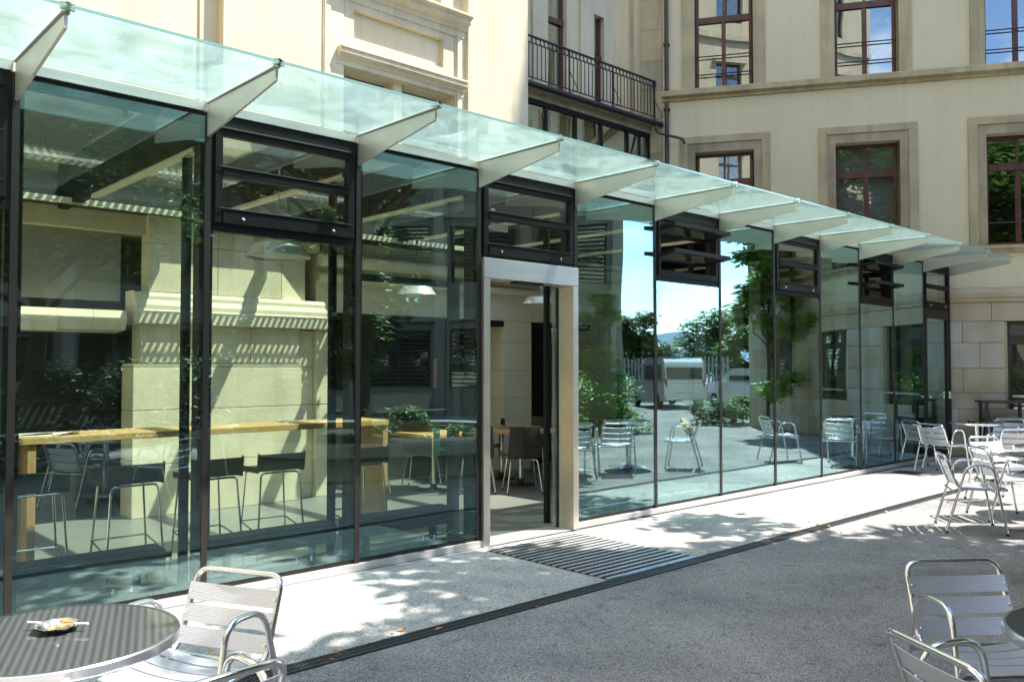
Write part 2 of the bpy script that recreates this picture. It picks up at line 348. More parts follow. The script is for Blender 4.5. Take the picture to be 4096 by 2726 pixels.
# ------------------------------------------------------------------ glass pavilion
MX = [0.033, 1.222, 2.455, 3.724, 5.001, 6.291, 7.560, 8.819, 10.063, 11.293, 12.483, 13.697, 14.853]
MXA = [-1.18] + MX          # one more bay left of the frame
pav = thing('glass_pavilion', 'long glass pavilion with dark frames, steel canopy brackets and an open door', 'pavilion', (0, 0, 0))
CL = 1.02                    # canopy depth
prnd = random.Random(9)
def glass_pane(x0, x1, z0, z1):
    # each pane sits very slightly out of true, so reflections break from pane to pane
    m = MB().box(x0, x1, -.014, -.006, z0, z1); a, b, c = (prnd.uniform(-.0025, .0025) for _ in range(3))
    m.v = [(v[0], v[1] + (a if v[0] == x0 else b) * .8 - .0015 + (c if v[2] == z1 else 0) * .6, v[2]) for v in m.v]
    return m.build('glass_pane', 'facade_glass', pav)
def closed_vent(x0, x1):
    f = MB()
    f.box(x0, x0 + .055, -.035, .03, 2.56, 3.25).box(x1 - .055, x1, -.035, .03, 2.56, 3.25)
    f.box(x0 + .055, x1 - .055, -.035, .03, 3.185, 3.25).box(x0 + .055, x1 - .055, -.045, .03, 2.895, 2.965).box(x0 + .055, x1 - .055, -.045, .03, 2.56, 2.665)
    f.box(x0 + .02, x1 - .02, -.050, -.035, 3.225, 3.24).box(x0 + .02, x1 - .02, -.056, -.045, 2.655, 2.668).box(x0 + .02, x1 - .02, -.056, -.045, 2.948, 2.962)
    v = f.build('vent_window', 'black_frame', pav, bevel=0.004)
    for z0, z1 in ((2.665, 2.895), (2.965, 3.185)):
        MB().box(x0 + .055, x1 - .055, -.008, .004, z0, z1).build('vent_pane', 'clear_glass', v)
    for bx in (x0 + .2, x1 - .2):
        MB().lathe([(0.0, 0.0), (0.014, 0.0), (0.012, 0.008), (0.0, 0.012)], 12).build('vent_bolt', 'chrome', v, smooth=True, loc=(bx, -.047, 2.60)).rotation_euler = (rad(90), 0, 0)
def open_vent(x0, x1):
    f = MB()
    f.box(x0, x0 + .05, -.03, .05, 2.56, 3.25).box(x1 - .05, x1, -.03, .05, 2.56, 3.25).box(x0 + .05, x1 - .05, -.03, .05, 3.19, 3.25).box(x0 + .05, x1 - .05, -.03, .05, 2.56, 2.63)
    v = f.build('vent_window', 'black_frame', pav, bevel=0.004); v['label'] = 'vent with both sashes swung open'
    for zc in (3.09, 2.80):
        s = MB(); w = .21; t = .022
        s.box(x0 + .035, x1 - .035, -w, -w + .05, -t, t).box(x0 + .035, x1 - .035, w - .07, w - .02, -t, t)
        s.box(x0 + .035, x0 + .08, -w + .05, w - .07, -t, t).box(x1 - .08, x1 - .035, -w + .05, w - .07, -t, t)
        so_ = s.build('vent_sash', 'black_frame', v, bevel=0.003, loc=(0, -.02, zc)); so_.rotation_euler = (rad(-7), 0, 0)
        g = MB().box(x0 + .08, x1 - .08, -w + .05, w - .07, -.005, .005).build('vent_pane', 'clear_glass', v, loc=(0, -.02, zc)); g.rotation_euler = (rad(-7), 0, 0)
for k, x in enumerate(MXA):
    MB().box(x - .021, x + .021, -.022, 0.0, 0.0, 3.33).box(x - .048, x + .048, 0.0, .05, 0.0, 3.33).box(x - .02, x + .02, .05, .17, 0.0, 3.33).build('mullion', 'mullion', pav)
    # tapered canopy bracket: web plate and top flange
    b = MB(); b.prism([(-.022, 3.155), (-.022, 3.385), (-CL, 3.372), (-CL, 3.305)], 'x', x - .009, x + .009)
    bo = b.build('canopy_bracket', 'bracket_steel', pav)
    MB().box(x - .022, x + .022, -CL, -.022, 3.386, 3.393).build('bracket_flange', 'silver', bo)
    MB().box(x - .012, x + .012, -CL - .035, -CL + .02, 3.385, 3.432).box(x - .035, x + .035, -CL - .028, -CL - .016, 3.392, 3.428).build('glass_clamp', 'chrome', bo)
    # interior steel post and roof beam
    if k: MB().tube([(x + .03, .42, GZ), (x + .03, .42, 3.12)], .036, 12).build('steel_post', 'black_frame', pav, smooth=True)
    MB().box(x - .045, x + .045, .05, 3.46, 3.12, 3.34).build('roof_beam', 'black_frame', pav)
    MB().box(x - .03, x + .03, .18, 2.46, 3.085, 3.119).build('beam_flange', 'beam_light', pav)
for k in range(-1, 12):
    x0 = MXA[k + 1] + .048; x1 = MXA[k + 2] - .048
    odd = (k % 2 != 0)
    # rails
    MB().box(x0, x1, -.002 if not odd else -.012, .05, 3.25, 3.33).build('head_rail', 'black_frame', pav)
    MB().box(MXA[k + 1] + .0215, MXA[k + 2] - .0215, -.03, .05, 3.332, 3.395).build('gutter_rail', 'silver', pav)
    if k != 3: MB().box(x0, x1, -.002, .05, 0.0, .07).build('bottom_rail', 'mullion', pav)
    ins = .012
    if k == 11:
        # dark framed side door in the last bay
        f = MB().box(x0, x0 + .09, -.02, .04, .07, 2.50).box(x1 - .09, x1, -.02, .04, .07, 2.50).box(x0 + .09, x1 - .09, -.02, .04, 2.38, 2.50).box(x0 + .09, x1 - .09, -.02, .04, .07, .22)
        d = f.build('side_door', 'mullion', pav, bevel=.004)
        MB().box(x0 + .09, x1 - .09, .004, .014, .22, 2.38).build('door_pane', 'facade_glass', d)
        MB().box(x0 + .03, x0 + .09, -.10, -.02, 1.02, 1.05).box(x1 - .06, x1 - .04, -.06, -.02, .98, 1.10).box(x1 - .13, x1 - .04, -.075, -.06, 1.03, 1.05).build('door_handle', 'chrome', d)
        MB().box(x0, x1, -.014, .05, 2.50, 2.56).build('transom', 'mullion', pav)
        closed_vent(x0, x1)
    elif k == 3:
        # entrance: steel jambs, deep right reveal, header box
        a, b = MXA[k + 1], MXA[k + 2]
        MB().box(a + .03, a + .105, -.055, .15, GZ, 2.345).build('door_jamb', 'jamb_steel', pav, bevel=.003)
        MB().box(b - .075, b - .0, -.055, .15, GZ, 2.345).build('door_jamb', 'jamb_steel', pav, bevel=.003)
        MB().box(a + .03, b - .0, -.058, .15, 2.347, 2.53).build('door_header', 'silver', pav, bevel=.003)
        MB().box(a + .45, b - .45, -.02, .06, 2.325, 2.345).build('door_sensor', 'rubber', pav, bevel=.004)
        MB().box(a, b, -.03, .27, GZ - .002, GZ + .004).build('door_threshold', 'grate_light', pav)
        MB().box(x0, x1, -.014, .05, 2.535, 2.56).build('transom', 'mullion', pav)
        lf = MB().box(b - .085, b - .05, .152, .185, GZ, 2.34)
        l_ = lf.build('sliding_door', 'rubber', pav)
        MB().box(b - .15, b - .086, .165, .173, GZ + .02, 2.33).build('door_pane', 'facade_glass', l_)
        lf = MB().box(2.62, 2.66, .275, .305, GZ + .02, 2.33).box(3.62, 3.74, .275, .305, GZ + .02, 2.33).box(2.66, 3.62, .275, .305, 2.27, 2.33)
        l_ = lf.build('sliding_door', 'rubber', pav); l_['label'] = 'sliding door leaf parked open behind the glass'
        MB().box(3.435, 3.475, .268, .274, 1.36, 1.62).build('red_sticker', 'sticker_red', l_)
        MB().box(3.44, 3.51, .268, .274, .75, 1.05).build('green_sticker', 'sticker_green', l_)
        closed_vent(x0, x1)
        MB().box(x0 + .12, x0 + .33, .008, .010, 2.795, 2.865).build('paper_notice', 'sticker_white', pav)
        MB().box(x0 + .12, x0 + .17, .008, .010, 2.972, 2.998).build('paper_notice', 'sticker_white', pav)
    elif odd:
        MB().box(x0, x1, -.014, .05, 2.50, 2.56).build('transom', 'black_frame', pav)
        glass_pane(x0 - .025, x1 + .025, .035, 2.498)
        (open_vent if k in (5, 9) else closed_vent)(x0, x1)
    else:
        glass_pane(x0 - .025, x1 + .025, .035, 3.30)
    MB().box(MXA[k + 1] + .012, MXA[k + 2] - .012, -CL - .05, -.032, 3.399, 3.413).build('canopy_glass', 'canopy_glass', pav)
    MB().box(MXA[k + 1] + .012, MXA[k + 2] - .012, -CL - .053, -CL - .0502, 3.398, 3.414).build('canopy_glass_edge', 'glass_edge', pav)
    if k < 6: MB().box(MXA[k + 1] + .02, MXA[k + 2] - .02, .08, 3.44, 3.345, 3.357).build('roof_glass', 'roof_glass', pav)
    else: MB().box(MXA[k + 1] + .014, MXA[k + 2] - .014, .06, 3.44, 3.345, 3.385).build('shade_panel', 'ceiling_dark', pav)  # opaque bays added to keep the interior dark behind the reflections
MB().box(-1.3, 3.755, -.035, .0, GZ, -.001).build('metal_sill', 'sill_metal', pav, bevel=.003)
MB().box(5.0, 14.9, -.035, .0, GZ, -.001).build('metal_sill', 'sill_metal', pav, bevel=.003)
MB().box(-3.0, 16.2, -.0, 6.6, -.12, GZ - .001).build('pavilion_floor', 'floor_in', pav)
MB().box(-3.0, 13.4, 3.462, 3.88, 3.20, 3.42).build('dark_ceiling', 'ceiling_dark', pav)
MB().box(8.1, 12.9, 3.89, 5.2, 3.20, 3.42).build('dark_ceiling', 'ceiling_dark', pav)
MB().box(-3.0, 7.9, 3.70, 3.86, 3.425, 4.45).build('dark_screen', 'ceiling_dark', pav)  # dark screen added to hide the sunlit wall seen through the roof glass
MB().box(-3.0, -2.9, 0.06, 3.85, GZ, 3.33).build('end_wall', 'wall_cream', pav)
# unseen grating added above the roof to throw the ladder-like shadow on the pier
g = MB(); g.box(-1.2, 6, 2.79, 2.805, 3.48, 3.51).box(-1.2, 6, 2.995, 3.01, 3.48, 3.51).box(-1.2, 6, 2.89, 2.905, 3.48, 3.51)
x = -1.2
while x < 6: g.box(x, x + .035, 2.805, 2.995, 3.485, 3.505); x += .075
g.build('shadow_grating', 'grate_light', pav)
# cable tray with perforations near the back of the ceiling
g = MB().box(-1.2, 14.4, 2.98, 2.995, 3.10, 3.16)
for i in range(220): g.box(-1.2 + i * .071, -1.2 + i * .071 + .03, 2.974, 2.98, 3.105 + .02 * (i % 2), 3.115 + .02 * (i % 2))
tag(g.build('cable_tray', 'beam_light', pav), kind='stuff')

# ------------------------------------------------------------------ old building (left), sunlit, plane y = 3.9
old = thing('old_building', 'sunlit cream plastered building with hooded windows rising behind the pavilion', 'building', (0, 3.9, 0))
OZ1 = 24
holes = [(4.72, 5.56, 3.2, 5.52), (5.70, 6.56, 3.2, 5.52), (5.0, 6.40, 6.74, 9.3), (-1.6, -.2, 6.74, 9.3), (-1.6, -.2, 3.2, 5.52), (5.0, 6.4, 11.0, 13.6), (5.0, 6.4, 15.3, 17.9), (.5, 1.9, 11.0, 13.6), (.5, 1.9, 15.3, 17.9)]
w = MB(); wall(w, -12, 4.50, 3.0, OZ1, 0, .5, holes); wall(w, 4.50, 6.80, 3.0, OZ1, .05, .5, holes)
w.build('wall', 'plaster_left', old)
w = MB(); wall(w, 6.80, 7.49, 3.0, OZ1, -.10, .5, []); w.build('corner_pier', 'plaster_left', old)
w = MB(); wall(w, 7.49, 8.07, 3.0, OZ1, -.06, 2.2, []); w.build('corner_pier', 'trim_left', old)
# left pier bands: shaded groove at x 2.68 - 3.0
for a, b, n in ((-2.6, 2.68, .15), (3.00, 4.30, .15)):
    MB().box(a, b, -n, -.001, 3.0, OZ1).build('pilaster', 'plaster_left', old)
MB().box(2.76, 2.80, -.05, -.001, 3.0, OZ1).build('groove_fillet', 'plaster_left', old)
MB().box(4.30, 4.335, -.035, -.001, 3.0, OZ1).build('groove_fillet', 'trim_left', old)
MB().box(4.40, 4.49, -.06, -.001, 3.0, OZ1).build('groove_fillet', 'plaster_left', old)
MB().tube([(4.365, -.06, 3.3), (4.365, -.06, OZ1)], .022, 10).build('downpipe', 'trim_wing_dark', old, smooth=True)
# window surround architrave and panel
for a, b in ((4.50, 4.70), (6.585, 6.80)):
    MB().box(a, b, -.04, .048, 3.0, 6.45).build('architrave', 'trim_left', old)
MB().box(6.62, 6.66, -.07, -.041, 3.0, 6.45).build('architrave_fillet', 'trim_left', old)
for (a, b, c, d) in ((4.71, 4.86, 5.80, 6.42), (6.38, 6.58, 5.80, 6.42), (4.86, 6.38, 5.80, 5.90), (4.86, 6.38, 6.33, 6.42)):
    MB().box(a, b, -.03, .048, c, d).build('panel_frame', 'trim_left', old)
def cornice(x0, x1, z0, prof, nm, m, par):
    """prof: list of (projection, dz) from bottom to top"""
    p = [(0.047, z0)] + [(-a, z0 + b) for a, b in prof] + [(0.047, z0 + prof[-1][1])]
    return MB().prism(p, 'x', x0, x1).build(nm, m, par)
cornice(4.60, 6.74, 5.53, [(.05, 0), (.05, .06), (.08, .08), (.08, .11), (.15, .14), (.15, .19), (.17, .20), (.17, .225)], 'window_hood', 'trim_left', old)
cornice(4.62, 6.80, 6.42, [(.05, 0), (.05, .10), (.08, .11), (.09, .16), (.17, .20), (.17, .25), (.23, .28), (.23, .315)], 'window_cornice', 'trim_left', old)
cornice(-2.0, .2, 6.42, [(.08, 0), (.08, .10), (.10, .11), (.12, .16), (.19, .20), (.19, .25), (.25, .28), (.25, .315)], 'window_cornice', 'trim_left', old)
def casement(x0, x1, z0, z1, y, par, rail=None, muntins=(), bars=(), fr=.055, glass='old_glass', m='window_wood', lab=None, blind=None):
    f = MB().box(x0, x0 + fr, y - .03, y + .03, z0, z1).box(x1 - fr, x1, y - .03, y + .03, z0, z1).box(x0 + fr, x1 - fr, y - .03, y + .03, z1 - fr, z1).box(x0 + fr, x1 - fr, y - .03, y + .03, z0, z0 + fr)
    c = (x0 + x1) / 2
    if rail: f.box(x0 + fr, x1 - fr, y - .05, y + .03, rail - .06, rail + .06)
    top = rail - .06 if rail else z1 - fr
    f.box(c - .04, c + .04, y - .04, y + .03, z0 + fr, top)
    if rail: f.box(c - .02, c + .02, y - .02, y + .02, rail + .06, z1 - fr)
    o = f.build('window', m, par)
    if lab: o['label'] = lab
    if rail:
        MB().box(x0 + fr, x1 - fr, y - .004, y + .004, rail + .06, z1 - fr).build('pane', glass, o)
    for a, b in ((x0 + fr, c - .04), (c + .04, x1 - fr)):
        MB().box(a, b, y - .004, y + .004, z0 + fr, top).build('pane', glass, o)
    for zb in bars:
        MB().tube([(x0 - .01, y - .09, zb), (x1 + .01, y - .09, zb)], .012, 6).build('guard_bar', 'iron', o)
    if blind:
        MB().box(x0 + fr, x1 - fr, y + .06, y + .07, blind, z1).build('blind', 'blind', o)
    return o
for a, b in ((4.72, 5.56), (5.70, 6.56), (-1.6, -.2)):
    casement(a, b, 3.25, 5.52, .33, old)
casement(5.0, 6.40, 6.74, 9.3, .33, old, bars=(7.0,)); casement(-1.6, -.2, 6.74, 9.3, .33, old)
for q in ((5.0, 6.4), (.5, 1.9)):
    for z in (11.0, 15.3):
        casement(q[0], q[1], z, z + 2.6, .33, old, rail=z + 1.9)
        cornice(q[0] - .2, q[1] + .2, z - .3, [(.16, 0), (.16, .1), (.3, .16), (.3, .3)], 'window_cornice', 'trim_left', old)
        cornice(q[0] - .2, q[1] + .2, z + 2.7, [(.16, 0), (.16, .2), (.3, .3), (.3, .42)], 'window_hood', 'trim_left', old)
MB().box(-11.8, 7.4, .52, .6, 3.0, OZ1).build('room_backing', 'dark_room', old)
# ground floor inside the pavilion: stone pier and panelled wall
pier = thing('stone_pier', 'massive pale stone pier with moulded ledge standing inside the pavilion behind the bar table', 'stone pier', (0, 0, GZ))
def joined_box(mb, x0, x1, y0, y1, z0, z1, taper=0):
    i = len(mb.v); mb.box(x0, x1, y0, y1, z0, z1)
    if taper:
        for k in (4, 5, 6, 7):
            v = mb.v[i + k]; mb.v[i + k] = (v[0] + (taper if k in (4, 7) else -taper), v[1] + (taper if k in (4, 5) else 0), v[2])
    return mb
for z0, z1 in ((0, .55), (.555, 1.135), (1.14, 1.60), (1.605, 1.64)):
    MB().box(1.95, 3.93, 3.53, 3.88, z0, z1).build('stone_block', 'limestone', pier, bevel=.006)
for z0, z1 in ((0, .55), (.555, 1.135), (1.14, 1.60), (1.605, 2.05)):
    MB().box(3.935, 4.16, 3.66, 3.88, z0, z1).build('stone_block', 'limestone', pier, bevel=.006)
for z0, z1 in ((0, 1.13), (1.14, 2.05)):
    MB().box(4.165, 4.32, 3.58, 3.88, z0, z1).build('stone_block', 'limestone', pier, bevel=.006)
for a, b in ((2.05, 2.70), (2.705, 3.30), (3.305, 3.93)):
    MB().box(a, b, 3.60, 3.88, 1.645, 2.06).build('stone_block', 'limestone', pier, bevel=.006)
pp = [(3.88, 2.065), (3.52, 2.065), (3.52, 2.20), (3.55, 2.22), (3.55, 2.28), (3.60, 2.33), (3.60, 2.38), (3.65, 2.42), (3.88, 2.42)]
MB().prism(pp, 'x', 1.98, 4.30).build('ledge_moulding', 'limestone', pier, bevel=.01)
for a, b in ((2.14, 2.92), (2.925, 3.72)):
    for z0, z1 in ((2.425, 2.96), (2.965, 3.38)):
        MB().box(a, b, 3.66, 3.88, z0, z1).build('stone_block', 'limestone', pier, bevel=.006)
for z0, z1 in ((2.425, 2.96), (2.965, 3.38)):
    MB().prism([(3.725, 3.66), (4.12, 3.80), (4.12, 3.88), (3.725, 3.88)], 'z', z0, z1).build('stone_block', 'limestone', pier, bevel=.006)
# chipped string course left of the pier
pl = MB(); n = 14
for i in range(n):
    a = -2.8 + i * (4.7 / n); pl.prism([(3.90, 1.97), (3.62 + random.uniform(-.02, .02), 2.0 + random.uniform(-.03, .03)), (3.58 + random.uniform(-.02, .02), 2.12), (3.60, 2.2), (3.90, 2.22)], 'x', a, a + 4.7 / n - .004)
sc = pl.build('string_course', 'limestone', pier)
inner = thing('inner_wall', 'cream panelled wall with black doorways seen through the open pavilion door', 'wall', (0, 3.9, GZ))
opn = [(4.45, 7.6, -.1, 2.31), (8.2, 9.6, -.1, 2.31), (10.3, 11.6, -.1, 2.31)]
rows = [(0, .62), (.625, 1.115), (1.12, 1.545), (1.55, 1.985), (1.99, 2.31), (2.315, 3.25)]
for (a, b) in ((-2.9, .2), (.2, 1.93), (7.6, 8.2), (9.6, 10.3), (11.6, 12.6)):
    for z0, z1 in rows[:-1]: MB().box(a + .002, b - .002, 0, .45, z0, z1).build('wall_panel', 'wall_cream' if a > 4 else 'dark_room', inner)  # darkness left of the pier is put into the colour: black, not cream
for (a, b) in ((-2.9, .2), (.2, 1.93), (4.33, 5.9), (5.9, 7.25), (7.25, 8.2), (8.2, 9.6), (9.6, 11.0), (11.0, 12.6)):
    MB().box(a + .002, b - .002, 0, .45, 2.315, 3.25).build('wall_panel', 'wall_cream' if a > 4 else 'office_wall', inner)  # shade left of the pier painted in as a darker grey
MB().box(-2.9, 12.6, .455, .5, -.02, 3.2).build('wall_core', 'joint_dark', inner)
MB().prism([(0.0, 2.70), (-.10, 2.72), (-.12, 2.77), (-.10, 2.81), (0, 2.84)], 'x', 4.33, 12.0).build('ledge_moulding', 'wall_cream', inner)
for a, b, c, d in opn:
    MB().box(a, b, .35, .44, c + .1, d).build('dark_opening', 'dark_room', inner)  # black sheet stands in for the unlit room beyond
    MB().box(a, b, -.01, .34, d - .085, d).build('black_lintel', 'black_frame', inner)
MB().tube([(4.3, -.16, 2.97), (12.0, -.16, 2.97)], .085, 16).build('service_pipe', 'wall_cream', inner, smooth=True)
MB().box(4.45, 5.3, .30, .345, 1.0, 1.02).box(5.45, 7.0, .30, .345, .96, .98).build('shelf', 'chrome', inner)

# ------------------------------------------------------------------ wing building (shaded, angled), local x along wall, -y towards courtyard
WR = rad(-58)
wing = thing('wing_building', 'shaded beige plastered wing with brown timber windows and a stone ground floor on the right', 'building', (15.1, 0, 0), WR)
UE = 7.7
wins_up = [(-4.57, -3.46), (-1.98, -.86), (.58, 1.70), (3.15, 4.27), (5.72, 6.84)]
hs = [(a, b, 6.99, 9.4) for a, b in wins_up] + [(a, b, 3.73, 5.74) for a, b in wins_up]
w = MB(); wall(w, -5.2, UE, 2.96, 28.0, 0, .45, hs); w.build('wall', 'plaster_wing', wing)
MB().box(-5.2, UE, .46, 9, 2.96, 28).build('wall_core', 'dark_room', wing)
MB().box(UE + .002, UE + .3, -.0, 9, GZ, 28).build('end_wall', 'plaster_wing', wing)
for i, (a, b) in enumerate(wins_up):
    # upper surrounds reach the sill course; lower have stepped lintels
    MB().box(a - .24, a, -.035, .16, 6.99, 9.6).build('window_jamb', 'trim_wing', wing)
    MB().box(b, b + .22, -.035, .16, 6.99, 9.6).build('window_jamb', 'trim_wing', wing)
    f = MB(); f.box(a - .30, a - .15, -.035, .16, 3.73, 5.915).box(b + .15, b + .30, -.035, .16, 3.73, 5.915).box(a - .30, b + .30, -.035, .16, 5.917, 6.05)
    f.build('window_surround', 'trim_wing', wing)
    f = MB(); f.box(a - .15, a - .0, -.015, .20, 3.73, 5.74).box(b + .0, b + .15, -.015, .20, 3.73, 5.74).box(a - .15, b + .15, -.015, .20, 5.742, 5.915)
    f.build('window_reveal', 'trim_wing_dark', wing)
    casement(a + .02, b - .02, 6.99, 9.4, .24, wing, rail=8.42, bars=(7.32, 7.68))
    casement(a + .02, b - .02, 3.74, 5.74, .24, wing, rail=5.17, bars=(4.15,), blind=(4.25 if i == 1 else (5.62 if i == 2 else (4.0 if i == 0 else None))))  # first two blinds drawn low, standing in for a pale reflection in the panes
# neighbouring floors above are outside the picture and left plain
pr = [(.0, 6.78), (-.04, 6.79), (-.04, 6.84), (-.13, 6.87), (-.13, 6.97), (-.11, 6.985), (.0, 6.985)]
for i in range(10):
    a = -5.2 + i * 1.29; MB().prism(pr, 'x', a, a + 1.287).build('sill_course', 'trim_wing', wing)
pr = [(.0, 3.59), (-.05, 3.60), (-.05, 3.65), (-.08, 3.66), (-.08, 3.72), (.0, 3.727)]
MB().prism(pr, 'x', -5.2, UE).build('sill_course', 'trim_wing', wing)
pr = [(-.0, 2.70), (-.07, 2.705), (-.07, 2.78), (-.09, 2.79), (-.09, 2.86), (-.05, 2.93), (0.0, 2.957)]
MB().prism(pr, 'x', -3.0, UE).build('string_course', 'stone_b', wing)
rowz = [(GZ, .345), (.35, .785), (.79, 1.075), (1.08, 1.515), (1.52, 1.975), (1.98, 2.355), (2.36, 2.70)]
gw = [(.86, 2.0), (3.4, 4.5), (5.75, 6.85)]
rnd = random.Random(3)
for r, (z0, z1) in enumerate(rowz):
    u = -3.0; first = {6: [.61], 5: [.13, .81], 4: [.41, .81], 3: [.13, .81], 2: [.40, .81], 1: [.05, .55], 0: [.3, .8]}[r]
    cuts = [-3.0, -2.3, -1.6, -1.05, -.5] + first
    uu = cuts[-1]
    while uu < UE - .7: uu += rnd.choice((.55, .7, .85, .62)); cuts.append(min(uu, UE))
    cuts.append(UE); cuts = sorted(set(cuts))
    for a, b in zip(cuts, cuts[1:]):
        segs = [(a, b)]
        if z0 > .4 and z1 < 2.4:
            for (p, q) in gw:
                ns = []
                for (s0, s1) in segs:
                    if s1 <= p - .05 or s0 >= q + .05: ns.append((s0, s1)); continue
                    if s0 < p - .05: ns.append((s0, p - .05))
                    if s1 > q + .05: ns.append((q + .05, s1))
                segs = ns
        for (s0, s1) in segs:
            if s1 - s0 < .06: continue
            mm = rnd.choice(['stone_a', 'stone_a', 'stone_c', 'stone_b', 'stone_c'])
            if (r, round(s0, 2)) in ((4, .41),): mm = 'stone_b'
            if r == 6: mm = 'stone_b'
            if r in (3, 4) and s0 < .42 and s1 < .82 and mm == 'stone_b': mm = 'stone_a'
            MB().box(s0 + .003, s1 - .003, -.045 - rnd.uniform(0, .004), .25, z0, z1 - .002).build('stone_block', mm, wing, bevel=.004)
MB().box(-5.6, UE, .255, .3, GZ, 2.95).build('stone_core', 'stone_joint', wing)
MB().box(-5.6, -3.01, -.03, .25, GZ, 2.95).build('wall', 'wall_cream', wing)
for i, (a, b) in enumerate(gw):
    zt = 2.345
    MB().box(a - .05, a, -.02, .12, .47, zt).box(b, b + .05, -.02, .12, .47, zt).box(a - .05, b + .05, -.02, .12, .43, .47).build('window_reveal', 'trim_wing', wing)
    f = MB().box(a, a + .06, .06, .12, .47, zt).box(b - .06, b, .06, .12, .47, zt).box(a + .06, b - .06, .06, .12, zt - .04, zt).box(a + .06, b - .06, .05, .12, 1.94, 2.08).box(a + .06, b - .06, .06, .12, .47, .55)
    wo_ = f.build('window', 'pipe_brown', wing)
    MB().box(a + .06, b - .06, .085, .093, 2.08, zt - .04).build('pane', 'old_glass', wo_)
    MB().box(a + .06, b - .06, .085, .093, .55, 1.94).build('pane', 'old_glass', wo_)
    MB().box(a + .05, b + .1, -.09, -.06, 1.0, 1.04).build('handrail', 'sill_metal', wo_)
# left quoin strip with joints, pipe
for i in range(11):
    z0 = 3.3 + i * .62; MB().box(-5.62, -5.202, -.03, .4, z0, z0 + .615).build('quoin_stone', 'trim_wing' if i % 3 else 'trim_wing_dark', wing)
w = MB(); wall(w, -7.2, -5.63, 3.0, 28, .08, .4, []); w.build('side_wall', 'plaster_left', wing)
for (a, b, c, d) in ((-6.45, -6.38, 6.6, 9.6), (-5.85, -5.78, 6.6, 9.6), (-6.38, -5.85, 9.2, 9.27)):
    MB().box(a, b, .05, .079, c, d).build('panel_frame', 'trim_wing', wing)
MB().tube([(-5.11, -.09, 2.9), (-5.11, -.09, 6.75)], .042, 10).tube([(-5.11, -.09, 7.0), (-5.11, -.09, 14)], .042, 10).build('downpipe', 'pipe_brown', wing, smooth=True)
dp = MB()
for z in (3.9, 5.3, 6.6, 7.9, 9.2): dp.box(-5.17, -5.05, -.145, -.0, z, z + .03)
dp.build('pipe_clip', 'pipe_brown', wing)

# ------------------------------------------------------------------ recessed balcony block between the two
rec = thing('balcony_block', 'shaded recessed bay with an iron railed balcony above dark framed glazing', 'building', (0, 0, 0))
rh = [(9.97, 10.52, 6.42, 9.6), (11.27, 11.62, 6.42, 8.55)]
w = MB(); wall(w, 8.07, 11.95, 3.3, 24, 5.3, 5.7, rh); w.build('wall', 'plaster_left', rec)
for a, b in ((9.56, 9.95), (10.86, 11.25)):
    MB().box(a, b, 5.24, 5.299, 6.42, 12).build('pilaster', 'plaster_left', rec)
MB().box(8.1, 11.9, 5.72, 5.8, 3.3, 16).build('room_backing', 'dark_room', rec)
for a, b, c, d, rl in ((9.97, 10.52, 6.42, 9.6, 8.15), (11.27, 11.62, 6.42, 8.55, 7.75)):
    f = MB().box(a, a + .06, 5.40, 5.46, c, d).box(b - .06, b, 5.40, 5.46, c, d).box(a, b, 5.38, 5.46, rl - .05, rl + .05)
    o = f.build('balcony_door', 'window_wood', rec); MB().box(a + .06, b - .06, 5.43, 5.438, c, d).build('pane', 'winter_glass', o)
MB().prism([(4.44, 6.30), (4.44, 6.40), (5.295, 6.40), (5.295, 6.16), (4.55, 6.16), (4.55, 6.27)], 'x', 8.08, 12.15).build('balcony_slab', 'trim_wing_dark', rec)
MB().tube([(8.0, 4.40, 6.33), (12.3, 4.40, 6.33)], .05, 10).build('gutter', 'iron', rec, smooth=True)
MB().tube(fillet([(12.1, 4.40, 6.28), (12.1, 4.35, 6.12), (12.43, 4.0, 6.0), (12.43, 3.95, 5.9)], .08), .026, 8).build('gutter_outlet', 'iron', rec, smooth=True)
for x in (8.55, 9.26, 10.02, 10.73, 11.50, 12.15):
    MB().box(x - .03, x + .03, 4.60, 4.68, 3.3, 6.159).build('glazing_bar', 'black_frame', rec)
MB().box(8.08, 12.2, 4.595, 4.685, 6.09, 6.158).build('glazing_head', 'black_frame', rec)
xs = [8.08, 8.55, 9.26, 10.02, 10.73, 11.50, 12.15]
for a, b in zip(xs, xs[1:]): MB().box(a + .031, b - .031, 4.635, 4.645, 3.3, 6.09).build('glazing_pane', 'winter_glass', rec)
MB().box(8.1, 12.1, 4.95, 5.0, 3.3, 6.1).build('inner_wall', 'wall_cream', rec)
rl = thing('balcony_railing', 'black iron balcony railing with a frieze of small rings under its handrail', 'railing', (0, 4.5, 6.42))
MB().box(8.08, 12.22, -.02, .02, .765, .79).build('handrail', 'iron', rl)
MB().box(8.08, 12.22, -.008, .008, .655, .672).build('middle_rail', 'iron', rl)
MB().box(8.08, 12.22, -.008, .008, .06, .078).build('bottom_rail', 'iron', rl)
bal = MB().box(-.006, .006, -.006, .006, .078, .655).build('baluster', 'iron', rl, loc=(8.12, 0, 0))
ring = MB().tube([(.05 * math.cos(a), 0, .05 * math.sin(a)) for a in [k * math.pi / 6 for k in range(13)]], .008, 5, cap=False).build('ring', 'iron', rl, loc=(8.14, 0, .718))
for i in range(1, 41):
    c = bal.copy(); COL.objects.link(c); c.location = (8.12 + i * .1015, 0, 0)
    c = ring.copy(); COL.objects.link(c); c.location = (8.14 + i * .1015, 0, .718)
for x in (8.55, 9.74, 10.93, 12.2):
    MB().box(x - .012, x + .012, -.012, .012, .0, .765).build('post', 'iron', rl)
    MB().tube([(x, -.01, .0), (x - .0, -.2, .02), (x, -.02, .38)], .009, 5).build('stay', 'iron', rl)

